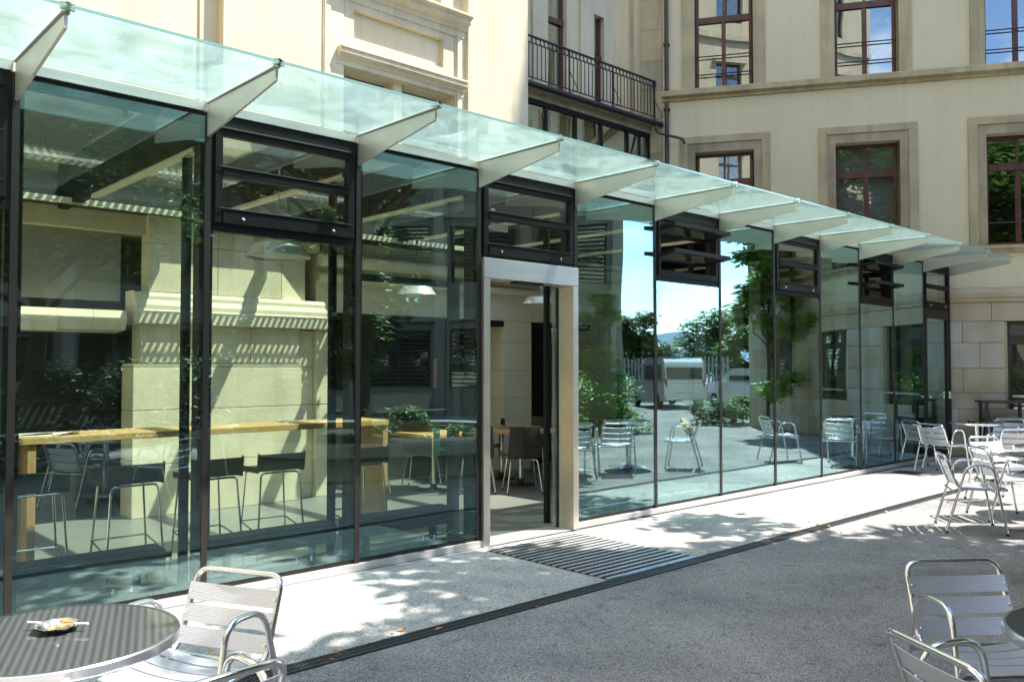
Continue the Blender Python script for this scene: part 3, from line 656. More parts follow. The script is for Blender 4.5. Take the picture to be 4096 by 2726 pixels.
# ------------------------------------------------------------------ drain, entrance mat, sill grating
dr = thing('drain_channel', 'black slotted iron drain channel running along the edge of the pale pavement', 'drain', (0, 0, GZ))
MB().box(-8, 15.5, -1.675, -1.555, -.2, -.030).build('channel_body', 'mortar_fill', dr)
seg = 0.5
g = MB()
g.box(0, seg - .003, 0, .014, -.028, 0).box(0, seg - .003, .106, .12, -.028, 0).box(0, seg - .003, .056, .064, -.02, -.001)
for k in range(25): g.box(k * .02 + .002, k * .02 + .010, .014, .106, -.02, -.002)
first = g.build('grate_section', 'drain_iron', dr, loc=(-3, -1.675, 0))
for i in range(1, 36):
    c = first.copy(); COL.objects.link(c); c.location = (-3 + i * seg, -1.675, 0)
mt = thing('entrance_mat', 'ribbed metal and brush foot mat set in the pavement before the door', 'foot mat', (0, 0, GZ))
MB().box(3.70, 4.85, -1.545, -.16, -.030, -.0035).build('mat_pit', 'mortar_fill', mt)
nb = 17; pitch = 1.37 / nb
for i in range(nb):
    y = -1.54 + i * pitch
    MB().prism([(3.71, y), (4.84, y), (4.84, y + .036), (3.71, y + .036)], 'z', -.003, .004).build('metal_rib', 'mat_bar', mt)
    g = MB(); n = 46
    for k in range(n): g.box(3.71 + k * 1.13 / n, 3.71 + k * 1.13 / n + .016, y + .044, y + .072, -.006, .001 + (k % 2) * .002)
    g.build('brush_strip', 'mat_brush', mt)
MB().box(3.70, 4.85, -1.553, -1.545, -.003, .003).build('mat_edge', 'chrome', mt)
g = MB()
for i in range(260): g.box(-1.2 + i * .0193, -1.2 + i * .0193 + .010, -.10, -.04, -.004, -.0008)
g.box(-1.2, 3.75, -.108, -.10, -.004, 0)
sg = tag(g.build('sill_grating', 'grate_light', None, loc=(0, 0, GZ + .001)), 'narrow pale metal grating at the foot of the glass left of the door', 'grating')
g = MB()
for i in range(9): g.box(0, .42, i * .045, i * .045 + .02, 0, .004)
mh = tag(g.build('floor_grate', 'drain_iron', None, loc=(11.75, -.62, GZ)), 'dark slotted iron grate in the sunlit pavement by the far chairs', 'grate')

# ------------------------------------------------------------------ outdoor aluminium chair
def uvslat(c): return (c.x, c.z if abs(c.z) > 0 else c.y)
def slat_mesh(half, w, thick, bow, sag, n=10):
    """strip along x, width w in local v; bow: centre pushed in +n; returned in (x, n, v)"""
    mb = MB()
    for k in range(n):
        xa = -half + 2 * half * k / n; xb = -half + 2 * half * (k + 1) / n
        fa = bow * (1 - (xa / half) ** 2); fb = bow * (1 - (xb / half) ** 2)
        for (p, q, r_, s_) in (((xa, fa, 0), (xb, fb, 0), (xb, fb, w), (xa, fa, w)), ((xb, fb + thick, 0), (xa, fa + thick, 0), (xa, fa + thick, w), (xb, fb + thick, w)),
                               ((xa, fa, w), (xb, fb, w), (xb, fb + thick, w), (xa, fa + thick, w)), ((xa, fa + thick, 0), (xb, fb + thick, 0), (xb, fb, 0), (xa, fa, 0))):
            mb.quad(p, q, r_, s_)
    return mb
def make_chair():
    t = thing('terrace_chair', 'x', 'chair', group='aluminium slatted terrace chairs')
    for sx in (-1, 1):
        x = .262 * sx
        p = fillet([(x * 1.04, -.285, .012), (x, -.095, .655), (x, .125, .662), (x * 1.04, .245, .012)], .085, 7)
        MB().tube(p, .0125, 12).build('side_frame', 'tube_alu', t, smooth=True)
        for y in (-.285, .245):
            dy = .0055 if y < 0 else -.0035
            MB().tube([(x * 1.04, y, 0), (x * 1.04, y + dy, .022)], .0145, 10).build('foot_cap', 'rubber', t, smooth=True)
    X = .222
    p = fillet([(X, .255, .425), (X, -.165, .425), (X - .008, -.285, .742), (-X + .008, -.285, .742), (-X, -.165, .425), (-X, .255, .425), (X, .255, .425)], .062, 7)
    MB().tube(p, .0125, 12, cap=False).build('back_and_seat_frame', 'tube_alu', t, smooth=True)
    for (y, z) in ((-.20, .395), (.16, .395)):
        MB().tube([(-.262, y, z), (.262, y, z)], .0095, 8).build('stretcher', 'tube_alu', t, smooth=True)
    # back slats: tilt follows the back tubes
    tilt = math.atan2(.12, .317); L = .339
    for d0 in (.058, .147, .236):
        s = slat_mesh(.226, .072, .004, -.016, 0)
        o = s.build('back_slat', 'slat_alu', t, smooth=True, uv=lambda c: (c.x, c.z * 12))
        d = d0 + .072
        o.location = (0, -.285 + .12 * d / L + .013, .742 - .317 * d / L); o.rotation_euler = (tilt, 0, 0)
        for sx in (-1, 1):
            q = MB().lathe([(0, .006), (.006, .004), (.006, 0)], 8).build('rivet', 'chrome', t); q.rotation_euler = (rad(-90) + tilt, 0, 0); q.location = (.214 * sx, -.285 + .12 * (d - .036) / L + .019, .742 - .317 * (d - .036) / L)
    for i in range(5):
        s = slat_mesh(.226, .068, .004, -.022, 0)
        o = s.build('seat_slat', 'slat_alu', t, smooth=True, uv=lambda c: (c.x, c.z * 12))
        o.location = (0, -.125 + i * .076, .438 - (.004 if i in (1, 2, 3) else 0)); o.rotation_euler = (rad(-90), 0, 0); o.scale = (1, -1, -1)
        o.rotation_euler = (rad(90), 0, 0); o.scale = (1, 1, -1)
    return t
C0 = make_chair(); used = [False]
def chair(x, y, fx, fy, label):
    o = C0 if not used[0] else copy_tree(C0); used[0] = True
    o.location = (x, y, GZ); o.rotation_euler = (0, 0, math.atan2(-fx, fy)); o['label'] = label; return o
chair(.14, -2.46, -.894, -.447, 'aluminium chair drawn up to the left foreground table, its slatted back half in shade')
chair(-.23, -3.19, -.10, 1, 'aluminium chair cut by the bottom edge, only its top rail beside the left foreground table')
chair(2.62, -4.55, -.615, -.79, 'aluminium chair in the right foreground with its three ribbed back slats facing us')
chair(1.75, -4.87, .86, -.51, 'aluminium chair seen from behind in the bottom right corner with its backrest tilted away')
chair(7.85, -2.71, .51, -.86, 'aluminium chair seen side on, standing in the shade left of the right hand tables')
chair(8.8, -2.72, .66, -.75, 'aluminium chair turned half away behind the side-on chair at the right hand tables')
chair(10.0, -2.32, -.5, -.86, 'aluminium chair flashing white in the sun behind the nearest right hand table')
chair(12.3, -.80, .96, -.26, 'aluminium chair with its sunlit back to us in front of the last glass bays')
chair(12.82, -.36, .82, -.5, 'aluminium chair closest to the glass wall, in shade left of the far table')
chair(14.0, -1.12, -1, .05, 'aluminium chair behind the far round table facing the camera')
chair(12.1, -1.80, .8, .6, 'aluminium chair with sunlit back right of the far round table')
def make_table(r):
    t = thing('round_table', 'x', 'table', group='round terrace tables')
    MB().lathe([(r - .012, .0), (r, .0), (r + .002, .004), (r + .002, .030), (r - .002, .034), (r - .012, .034)], 72, (0, 0, .70), caps=False).build('rim_band', 'rim_alu', t, smooth=True)
    MB().lathe([(0, .701), (r - .012, .701), (r - .012, .7325), (0, .7325)], 72).build('table_top', 'weave', t)
    MB().lathe([(.034, .03), (.034, .69), (.10, .70)], 24).build('column', 'tube_alu', t, smooth=True)
    for k in range(4):
        a = k * math.pi / 2 + .4; c, s = math.cos(a), math.sin(a)
        m = MB(); i = 0
        n = 6
        for j in range(n):
            r0 = .03 + j * .05; r1 = r0 + .05; w0 = .045 - .003 * j; w1 = .045 - .003 * (j + 1); h0 = .06 - .008 * j; h1 = .06 - .008 * (j + 1)
            def P(rr, ww, hh): return (c * rr - s * ww, s * rr + c * ww, hh)
            m.quad(P(r0, -w0, h0 * .6), P(r1, -w1, h1 * .6), P(r1, 0, h1), P(r0, 0, h0)).quad(P(r0, 0, h0), P(r1, 0, h1), P(r1, w1, h1 * .6), P(r0, w0, h0 * .6))
            m.quad(P(r0, -w0, .008), P(r1, -w1, .008), P(r1, -w1, h1 * .6), P(r0, -w0, h0 * .6)).quad(P(r0, w0, h0 * .6), P(r1, w1, h1 * .6), P(r1, w1, .008), P(r0, w0, .008))
        re, we, he = .33, .045 - .003 * n, .06 - .008 * n
        m.quad(P(re, -we, .008), P(re, we, .008), P(re, we, he * .6), P(re, -we, he * .6))
        m.build('base_arm', 'rim_alu', t)
        MB().lathe([(.018, 0), (.018, .009)], 10, (c * .31, s * .31, 0)).build('foot', 'rubber', t)
    return t
T0 = make_table(.375)
T0.location = (-.42, -2.72, GZ); T0.rotation_euler.z = .15; T0['label'] = 'round woven-top table in the left foreground carrying an ashtray with cigarette ends'
def table(x, y, rz, label):
    o = copy_tree(T0); o.location = (x, y, GZ); o.rotation_euler.z = rz; o['label'] = label; return o
table(2.15, -5.12, .6, 'round woven-top table cut by the right edge in the foreground')
table(8.3, -3.2, .2, 'nearest round table of the right hand group, beside the side-on chair')
table(9.45, -3.0, .9, 'middle round table of the right hand group, just behind the nearest one')
table(13.15, -1.0, .4, 'far round table with a dark ashtray between the chairs at the stone wall')
# ashtrays
at = thing('metal_ashtray', 'wavy metal ashtray full of cigarette ends on the left foreground table', 'ashtray', (-.40, -2.66, GZ + .7335))
prof = [(.0, .003), (.045, .003), (.052, .012), (.068, .022), (.072, .021), (.056, .008), (.047, 0), (0, 0)]
m = MB().lathe(prof, 32)
m.v = [(v[0] * (1 + .06 * math.cos(8 * math.atan2(v[1], v[0])) * (math.hypot(v[0], v[1]) > .05)), v[1] * (1 + .06 * math.cos(8 * math.atan2(v[1], v[0])) * (math.hypot(v[0], v[1]) > .05)), v[2]) for v in m.v]
m.build('dish', 'ash_metal', at, smooth=True)
rnd = random.Random(5)
for sx, sg_ in ((-1, 1), (1, 1)):
    MB().tube([(sx * .060 * .68, -sx * .060 * .73, .024), (sx * .105 * .68, -sx * .105 * .73, .025)], .004, 8).build('cigarette', 'cig_white', at)
for k in range(11):
    a = rnd.uniform(0, 6.28); r = rnd.uniform(0, .035); b = rnd.uniform(0, 6.28); l = rnd.uniform(.018, .03); z = .010 + rnd.uniform(0, .016)
    p = Vector((r * math.cos(a), r * math.sin(a), z)); d = Vector((math.cos(b), math.sin(b), rnd.uniform(-.1, .5))) * l
    MB().tube([p, p + d], .004, 7).build('cigarette_end', 'cig_filter' if k % 3 else 'cig_white', at)
at = thing('dark_ashtray', 'small dark glass ashtray on the far round table', 'ashtray', (13.0, -.98, GZ + .7335))
MB().lathe([(0, .004), (.03, .006), (.038, .035), (.052, .035), (.055, .0), (0, 0)], 20).build('bowl', 'ashglass', at, smooth=True)
MB().tube([(.03, 0, .036), (.075, .01, .045)], .004, 6).build('cigarette_end', 'cig_white', at)
# dark service stand at the stone wall
ts = thing('service_stand', 'dark metal service stand with open shelf against the stone wall at the right', 'service stand', (15.1, 0, GZ), WR)
f = MB(); u0, u1, y0, y1 = .36, .98, -.55, -.16
f.box(u0 - .07, u1 + .1, y0 - .03, y1 + .03, .97, 1.01).build('top_board', 'trolley', ts, bevel=.004)
for (a, b) in ((u0, y0), (u1, y0), (u0, y1), (u1, y1)): MB().box(a, a + .05, b, b + .05, 0, .97).build('leg', 'trolley', ts)
MB().box(u0 + .051, u1 - .001, y0 + .01, y1 + .04, .0, .66).build('cupboard', 'trolley', ts, bevel=.004)
pp_ = MB().quad((u0 + .12, y0 + .03, .665), (u1 - .03, y0 + .05, .665), (u1 - .05, y1 - .02, .69), (u0 + .16, y1 - .05, .67)).quad((u0 + .3, y0 + .02, .672), (u1 + .02, y0 + .08, .70), (u1 - .08, y1 - .02, .73), (u0 + .34, y1 - .05, .68))
tag(pp_.build('paper_sheets', 'paper', None, loc=(15.1, 0, GZ), rz=WR), 'loose white paper lying on the shelf of the dark service stand', 'paper')

# ------------------------------------------------------------------ interior furniture
bt = thing('bar_table', 'long high oak bar table with slab legs behind the left glass bays', 'table', (0, 0, GZ))
MB().box(-1.6, 3.60, 1.20, 1.72, 1.035, 1.085).build('table_top', 'wood', bt, bevel=.003)
for x in (.42, 3.545): MB().box(x, x + .055, 1.22, 1.70, 0, 1.034).build('slab_leg', 'wood_leg', bt)
MB().box(.30, .42, 1.42, 1.50, .0, 1.034).build('middle_brace', 'wood_leg', bt)
def make_stool():
    t = thing('bar_stool', 'x', 'stool', group='black bar stools at the bar table')
    s = MB()
    s.prism([(-.19, .745), (.17, .735), (.175, .76), (-.17, .772), (-.19, .89), (-.212, .885)], 'x', -.20, .20)
    s.build('seat_shell', 'stool_black', t, bevel=.012)
    for sy in (-.165, .155):
        sp = .045
        p = fillet([(-.17 - sp, sy * 1.25, 0), (-.165, sy, .73), (.165, sy, .73), (.17 + sp, sy * 1.25, 0)], .04, 5)
        MB().tube(p, .0085, 8).build('leg_frame', 'chrome', t, smooth=True)
    for (a, b) in (((-.20, -.19, .24), (.20, -.19, .24)), ((-.20, .18, .30), (.20, .18, .30)), ((-.20, -.19, .24), (-.20, .18, .30)), ((.20, -.19, .24), (.20, .18, .30))):
        MB().tube([a, b], .007, 6).build('foot_rail', 'chrome', t)
    return t
st0 = make_stool()
sl_ = [(.36, 'bar stool at the far left, front of the stone pier left of the slab leg'), (1.02, 'bar stool just left of the second mullion, right of the slab leg'), (1.62, 'bar stool directly right of the second mullion'), (2.20, 'bar stool in the middle of the tall second bay, before the pier'), (3.02, 'last bar stool beside the right slab leg of the bar table')]
for i, (x, lab) in enumerate(sl_):
    o = st0 if i == 0 else copy_tree(st0); o.location = (x, .86 + .04 * (i % 2), GZ); o.rotation_euler.z = rad(-4 + 3 * (i % 3)); o['label'] = lab
nw = MB().quad((0, 0, .004), (.30, -.04, .002), (.33, .17, .01), (.03, .2, .004)).quad((.06, .03, .012), (.36, .02, .03), (.38, .21, .014), (.10, .2, .01)).quad((.30, -.04, .002), (.55, .04, .03), (.57, .22, .004), (.33, .17, .01))
tag(nw.build('newspaper', 'paper', None, loc=(.28, 1.30, GZ + 1.087)), 'open newspaper lying on the left end of the bar table', 'newspaper')
def make_chair_in():
    t = thing('dining_chair', 'x', 'chair', group='dark shell dining chairs inside')
    prof = [(.21, .445), (.19, .455), (.05, .44), (-.10, .435), (-.17, .46), (-.205, .54), (-.225, .68), (-.235, .84)]
    m = MB(); n = 8; N2 = len(prof)
    for lay in (0, 1):
        for (y, z) in prof:
            for j in range(n + 1):
                x = -.21 + .42 * j / n; f = (x / .21) ** 2
                hw = 1 - .10 * max(0, (z - .6) / .25)
                yy = y + (.035 * f if z > .5 else 0) + (.009 if lay and z > .5 else 0); zz = z + (.012 * f if z < .5 else 0) + (.009 if lay and z <= .5 else 0) + (.012 * f if z > .83 else 0)
                m.v.append((x * hw, yy, zz))
    W_ = n + 1
    for lay in (0, 1):
        o_ = lay * N2 * W_
        for i in range(N2 - 1):
            for j in range(n): m.f.append((o_ + i * W_ + j, o_ + i * W_ + j + 1, o_ + (i + 1) * W_ + j + 1, o_ + (i + 1) * W_ + j))
    M_ = N2 * W_
    for i in range(N2 - 1):
        for j in (0, n): m.f.append((i * W_ + j, (i + 1) * W_ + j, M_ + (i + 1) * W_ + j, M_ + i * W_ + j))
    for i in (0, N2 - 1):
        for j in range(n): m.f.append((i * W_ + j, i * W_ + j + 1, M_ + i * W_ + j + 1, M_ + i * W_ + j))
    m.build('seat_shell', 'chair_dark', t, smooth=True)
    for (sx, sy) in ((-1, -1), (1, -1), (-1, 1), (1, 1)):
        p = fillet([(sx * .08, sy * .12, .428), (sx * .17, sy * .15, .425), (sx * .225, sy * .215, .01)], .03, 4)
        MB().tube(p, .009, 8).build('leg', 'chrome', t, smooth=True)
        MB().tube([(sx * .225, sy * .215, 0), (sx * .2245, sy * .2145, .02)], .011, 8).build('foot_cap', 'rubber', t)
    return t
ci = make_chair_in()
cl = [(8.3, 2.5, -.9, .3, 'dark dining chair right of the black post, deepest in the doorway'), (4.75, 3.3, .3, .95, 'dark dining chair between the pier and the chrome table post'), (6.30, 2.12, .55, .83, 'dark dining chair centred in the open doorway with its back to us'), (5.88, 2.52, .62, .78, 'dark dining chair at the left jamb of the open doorway, back to us'),
      (7.0, 1.85, .5, .86, 'dark dining chair half hidden by the black post in the doorway'), (7.75, 3.32, -.95, -.3, 'dark dining chair at the rear table turned sideways, seen over the front table'),
      (6.25, 4.0 - .35, .1, .99, 'dark dining chair beside the chrome table post seen through the third pane'), (5.62, 3.35, .75, .65, 'dark dining chair just right of the bar table end'), (6.95, 3.6, -.8, .6, 'dark dining chair at the far table left of the doorway')]
for i, (x, y, fx, fy, lab) in enumerate(cl):
    o = ci if i == 0 else copy_tree(ci); o.location = (x, min(y, 3.5), GZ); o.rotation_euler.z = math.atan2(-fx, fy); o['label'] = lab
def make_table_in():
    t = thing('dining_table', 'x', 'table', group='oak dining tables inside')
    MB().box(-.40, .40, -.40, .40, .715, .75).build('table_top', 'wood', t, bevel=.003)
    MB().tube([(0, 0, .03), (0, 0, .714)], .028, 14).build('column', 'chrome', t, smooth=True)
    MB().lathe([(.21, 0), (.21, .012), (.05, .03), (.04, .09)], 28).build('base_plate', 'stool_black', t, smooth=True)
    return t
ti = make_table_in()
for i, (x, y, lab) in enumerate([(6.75, 2.62, 'square oak table in the doorway behind the centred chair'), (7.0, 3.28, 'oak table further back, showing above the front chairs in the doorway'), (5.55, 3.0, 'oak table seen through the third pane right of the bar table'), (8.7, 3.1, 'oak table behind the black post at the right of the doorway')]):
    o = ti if i == 0 else copy_tree(ti); o.location = (x, y, GZ); o['label'] = lab
# radiators
def make_rad(x0, x1):
    t = thing('bench_radiator', 'x', 'radiator', (0, 0, GZ), group='low dark bench radiators behind the glass')
    MB().box(x0, x1, .13, .33, .22, .36).build('body', 'radiator', t, bevel=.004)
    for k in range(5): MB().box(x0 + .01, x1 - .01, .14 + k * .04, .155 + k * .04, .3605, .372).build('fin', 'radiator', t)
    for x in (x0 + .18, x1 - .18): MB().box(x, x + .04, .2, .26, 0, .22).build('bracket', 'radiator', t)
    for z, y in ((.14, .14), (.06, .10)): MB().tube([(x0 - .04, y, z), (x1 + .02, y, z)], .011, 8).build('pipe', 'chrome', t, smooth=True)
    for x in (x1 - .22, x1 - .34): MB().tube([(x, .14, .14), (x, .10, .06)], .014, 8).build('valve', 'chrome', t)
    MB().tube([(x1, .23, .30), (x1 + .07, .23, .30)], .022, 10).build('end_valve', 'radiator', t, smooth=True)
    return t
for x0, x1, lab in ((-1.1, 1.02, 'low dark radiator behind the leftmost large pane'), (1.30, 2.36, 'low dark radiator behind the second bay with bright pipes beneath'), (2.5, 3.56, 'low dark radiator ending next to the door jamb'), (5.2, 6.2, 'low dark radiator right of the entrance'), (6.4, 9.9, 'long low dark radiator behind the reflecting middle bays')):
    make_rad(x0, x1)['label'] = lab
# pendant lamps
def make_lamp():
    t = thing('pendant_lamp', 'x', 'lamp', group='metal pendant lamps in the pavilion')
    MB().lathe([(.175, .10), (.18, .102), (.25, .002), (.246, .0), (.17, .098)], 40, caps=False).build('shade', 'lamp_shade', t, smooth=True)
    MB().lathe([(0, .018), (.236, .018)], 40).build('diffuser', 'lamp_in', t)
    MB().lathe([(0, .105), (.178, .105)], 40).build('shade_top', 'lamp_shade', t)
    for k in range(3):
        a = k * 2.094; MB().tube([(.16 * math.cos(a), .16 * math.sin(a), .10), (0, 0, .30)], .0022, 5).build('wire', 'chrome', t)
    MB().tube([(0, 0, .30), (0, 0, .66)], .003, 6).build('cord', 'chrome', t)
    MB().tube([(0, 0, .64), (0, 0, .69)], .018, 8).build('ceiling_cup', 'chrome', t)
    return t
l0 = make_lamp()
for i, (x, y, lab) in enumerate([(1.93, .30, 'large pendant lamp hanging closest, above the second bay'), (5.12, 2.80, 'pendant lamp hanging in the third pane before the service pipe'), (7.34, 2.85, 'pendant lamp seen in the top of the open doorway'), (-.40, 1.4, 'pendant lamp at the far left edge behind the first mullion'), (9.6, 2.8, 'pendant lamp deep in the pavilion behind the middle bays')]):
    o = l0 if i == 0 else copy_tree(l0); o.location = (x, y, 2.40 if i == 0 else 2.44); o['label'] = lab

# ------------------------------------------------------------------ vegetation
def leaf_cloud(blobs, n, size, rnd, droop=.3):
    vs = []; fs = []
    tot = sum(b[3] ** 2 for b in blobs)
    for (cx, cy, cz, r) in blobs:
        for _ in range(int(n * r * r / tot)):
            while True:
                p = Vector((rnd.gauss(0, 1), rnd.gauss(0, 1), rnd.gauss(0, 1)))
                if p.length > .01: break
            p = p.normalized() * r * (rnd.random() ** .42)
            c = Vector((cx + p.x, cy + p.y, cz + p.z * .75))
            a = rnd.uniform(0, 6.283); d = Vector((math.cos(a), math.sin(a), rnd.uniform(-.9, .35) * droop * 2)).normalized()
            side = d.cross(Vector((rnd.uniform(-.5, .5), rnd.uniform(-.5, .5), 1))).normalized()
            s = size * rnd.uniform(.6, 1.3); w = s * .22
            i = len(vs)
            m_ = c + d * s * .5 + Vector((0, 0, -.06 * s))
            vs += [tuple(c), tuple(m_ + side * w), tuple(c + d * s), tuple(m_ - side * w)]
            fs.append((i, i + 1, i + 2, i + 3))
    m = MB(); m.v = vs; m.f = fs; return m
def limb(p0, p1, r0, r1, bend, rnd, n=5):
    p0, p1 = Vector(p0), Vector(p1); pts = []
    for k in range(n + 1):
        t = k / n; pts.append(p0.lerp(p1, t) + Vector((rnd.uniform(-bend, bend), rnd.uniform(-bend, bend), 0)) * (math.sin(t * math.pi)))
    return pts, r0, r1
def tree(x, y, h, R, nleaf, label, lm, seed, extra=(), trunk=.16, base=2.4, size=.22, z0=0, nb=26, flat=1.0, low=0.0):
    rnd = random.Random(seed)
    t = thing('tree', label, 'tree', (x, y, GZ + z0))
    tb = MB(); pts, a, b = limb((0, 0, 0), (rnd.uniform(-.2, .2), rnd.uniform(-.2, .2), h * .72), trunk, trunk * .35, .12, rnd, 8)
    tb.tube(pts, a, 10, rend=b); tr = tb.build('trunk', 'bark', t, smooth=True)
    blobs = []; br = MB()
    for k in range(nb):
        a = rnd.uniform(0, 6.283); rr = R * math.sqrt(rnd.random()) * .82; zz = base + (h - base) * (rnd.random() ** .8)
        edge = 1 - .55 * max(0, (zz - base) / (h - base)) ** 2
        rr *= edge
        p = Vector((rr * math.cos(a), rr * math.sin(a), zz)); blobs.append((p.x, p.y, p.z, rnd.uniform(.55, 1.0) * R * .34))
        zs = min(h * .68, zz * .65); br.tube(limb((0, 0, zs), p, trunk * .35, .012, .15, rnd)[0], trunk * .35, 6, rend=.012)
    for e in extra:
        blobs.append(e); br.tube(limb((0, 0, h * .6), (e[0], e[1], e[2]), trunk * .4, .02, .25, rnd)[0], trunk * .4, 6, rend=.02)
    br.build('limbs', 'bark', t, smooth=True)
    leaf_cloud(blobs, nleaf, size, rnd).build('crown', lm, t)
    return t
tree(7.0, -7.0, 8.8, 4.7, 33000, 'broad leafy tree growing in the round concrete planter, mirrored in the glass', 'leaf_green', 11, extra=[(-3.4, 3.1, 7.3, .9), (-.6, 3.5, 7.1, .9), (2.6, 3.3, 7.4, .7)], trunk=.19, base=5.0, size=.28, nb=44)
tree(3.2, -13.0, 8.4, 4.0, 18000, 'second broad tree behind the camera, mirrored in the left panes', 'leaf_green', 12, trunk=.2, base=3.6, size=.32, nb=44)
tree(17.3, -5.0, 5.6, 1.15, 3800, 'slender young tree in front of the wing, mirrored in the middle panes', 'leaf_bright', 13, trunk=.05, base=1.0, size=.26, nb=26)
tree(15.6, -8.9, 3.6, .9, 2000, 'small multi-stemmed tree beside the shrubs, mirrored left of the young tree', 'leaf_bright', 14, trunk=.05, base=1.2, size=.22, nb=16)
tree(9.6, -13.2, 5.6, 2.6, 12000, 'bushy tree behind the planter, mirrored in the third pane beside the door', 'leaf_green', 16, trunk=.12, base=.9, size=.26, nb=30)
tree(-4.5, -11.5, 7.5, 3.6, 12000, 'dark tree in front of the office block, mirrored in the leftmost pane', 'leaf_dark', 15, trunk=.14, base=2.0, size=.30)
for i, (x, y, h, R) in enumerate([(33, -14.5, 3.9, 2.2), (40, -17, 4.4, 2.6), (31, -20, 3.9, 2.2), (47, -26, 5.0, 3.4), (41, -34, 5.2, 3.4)]):
    tree(x, y, h, R, 6000, 'round tree beyond the car park, number %s counted from the wing' % ['one', 'two', 'three', 'four', 'five'][i] if False else ['round tree directly behind the parked white car', 'taller tree right behind the slatted fence', 'tree standing left behind the white van', 'large far tree with the widest crown beyond the fence', 'farthest tree beyond the van, near the grey office block'][i], 'leaf_green', 30 + i, trunk=.18, base=1.1, size=.4, nb=22)
def shrub(x, y, w, d, h, n, label, lm, seed, size=.14):
    rnd = random.Random(seed); t = thing('shrub', label, 'shrub', (x, y, GZ), group=None)
    bl = [(rnd.uniform(-w, w), rnd.uniform(-d, d), rnd.uniform(.12, h * .75), rnd.uniform(.28, .42) * h) for _ in range(16)]
    st = MB()
    for b in bl: st.tube([(b[0] * .3, b[1] * .3, 0), (b[0], b[1], b[2])], .014, 5, rend=.005)
    st.build('stems', 'bark', t); leaf_cloud(bl, n, size, rnd).build('foliage', lm, t); return t
shrub(14.3, -8.1, 1.7, .8, 1.7, 7000, 'bright green shrub mass near the grey building corner, mirrored right of the door', 'leaf_bright', 41)
shrub(19.4, -7.6, 1.0, .5, .9, 3500, 'low shrub at the foot of the small trees', 'leaf_green', 42)
shrub(.6, -9.0, 1.6, .8, 2.0, 8000, 'dark shrub behind the camera mirrored behind the bar table', 'leaf_green', 43, .17)
shrub(-3.2, -9.4, 1.6, .8, 2.3, 8000, 'feathery shrub mirrored at the left edge of the leftmost pane', 'leaf_green', 44, .17)
shrub(7.0, -7.4, 1.9, 1.4, 1.0, 8000, 'low planting filling the round concrete planter', 'leaf_green', 45)
shrub(5.0, -13.0, 2.0, 1.0, 2.2, 7000, 'tall shrub in front of the office block behind the planter', 'leaf_dark', 46, .2)
kb = MB().box(0, 3.4, 0, .12, 0, .16); tag(kb.build('timber_edging', 'kerb_wood', None, loc=(15.3, -6.0, GZ), rz=rad(-38)), 'yellow timber edging board below the small trees near the wing', 'edging')
pl = thing('concrete_planter', 'round concrete planter ring around the broad tree in the courtyard', 'planter', (7.2, -6.8, GZ))
MB().lathe([(2.75, 0), (3.0, 0), (3.0, .30), (3.12, .34), (3.12, .50), (2.6, .50), (2.6, .34), (2.75, .30)], 64, caps=False).build('ring_wall', 'concrete', pl, smooth=True)
MB().lathe([(0, .38), (2.6, .36)], 40).build('soil', 'soil', pl)
# reflected furniture left behind the camera
table(1.9, -5.35 - .35, .3, 'round table behind the camera mirrored under the bar table') if False else None
chair(.55, -6.55, .2, 1, 'aluminium chair standing behind the camera, mirrored in the leftmost pane left of its table')
chair(2.05, -6.3, -.9, -.2, 'aluminium chair behind the camera, mirrored near the slab leg of the bar table')
table(1.2, -6.9, .5, 'round table standing behind the camera, mirrored under the bar table')
chair(1.0, -7.75, .1, 1, 'aluminium chair on the far side of the mirrored round table')
chair(4.2, -6.1, -.2, -1, 'single aluminium chair by the concrete planter, mirrored over the last bar stool')

# ------------------------------------------------------------------ buildings across the courtyard
def office(name, label, loc, rz, length, height, bays, floors, depth=8, louv=False):
    t = thing(name, label, 'building', loc, rz)
    bw = length / bays; fh = height / floors; holes = []
    for i in range(bays):
        for j in range(floors): holes.append((i * bw + .35, (i + 1) * bw - .35, j * fh + .9, j * fh + fh - .6))
    w = MB(); wall(w, 0, length, 0, height, 0, .3, holes); w.build('wall', 'office_wall', t)
    MB().box(.05, length - .05, .6, depth, 0, height).build('core', 'office_dark', t)
    MB().box(0, length, -.4, depth, height + .002, height + .5).build('roof', 'office_trim', t)
    for i in range(bays + 1): MB().box(i * bw - .18, i * bw + .18, -.25, -.001, 0, height).build('column', 'office_trim', t)
    for j in range(1, floors): MB().box(0, length, -.10, -.001, j * fh - .32, j * fh + .12).build('floor_band', 'office_trim', t)
    for n_, (a, b, c, d) in enumerate(holes):
        f = MB().box(a, a + .06, .12, .18, c, d).box(b - .06, b, .12, .18, c, d).box(a, b, .12, .18, d - .06, d).box((a + b) / 2 - .03, (a + b) / 2 + .03, .12, .18, c, d)
        o = f.build('window', 'louvre', t); MB().box(a + .06, b - .06, .15, .155, c, d - .06).build('pane', 'old_glass', o)
        if louv:
            lv = MB()
            for q in range(int((d - c) / .14)): lv.box(a, b, .02, .09, c + q * .14, c + q * .14 + .04)
            lv.build('louvre_blind', 'louvre', o)
    return t
office('office_block', 'grey office block with columns across the courtyard, mirrored darkly in the left panes', (15.5, -23.5, GZ), rad(180), 30, 14, 10, 4)
office('louvred_block', 'narrow grey block with louvred windows mirrored right of the door', (20.6, -12.6, GZ), rad(180 + 48), 12, 14, 4, 4, louv=True)
cb = thing('side_building', 'sunlit cream building closing the courtyard on the left, mirrored in the wing windows', 'building', (-9.5, -19, GZ), rad(90))
ch_ = [(1.6 + i * 3.1, 3.0 + i * 3.1, z, z + 2.5) for i in range(7) for z in (1.2, 5.6, 10.0, 14.4, 19.0)]
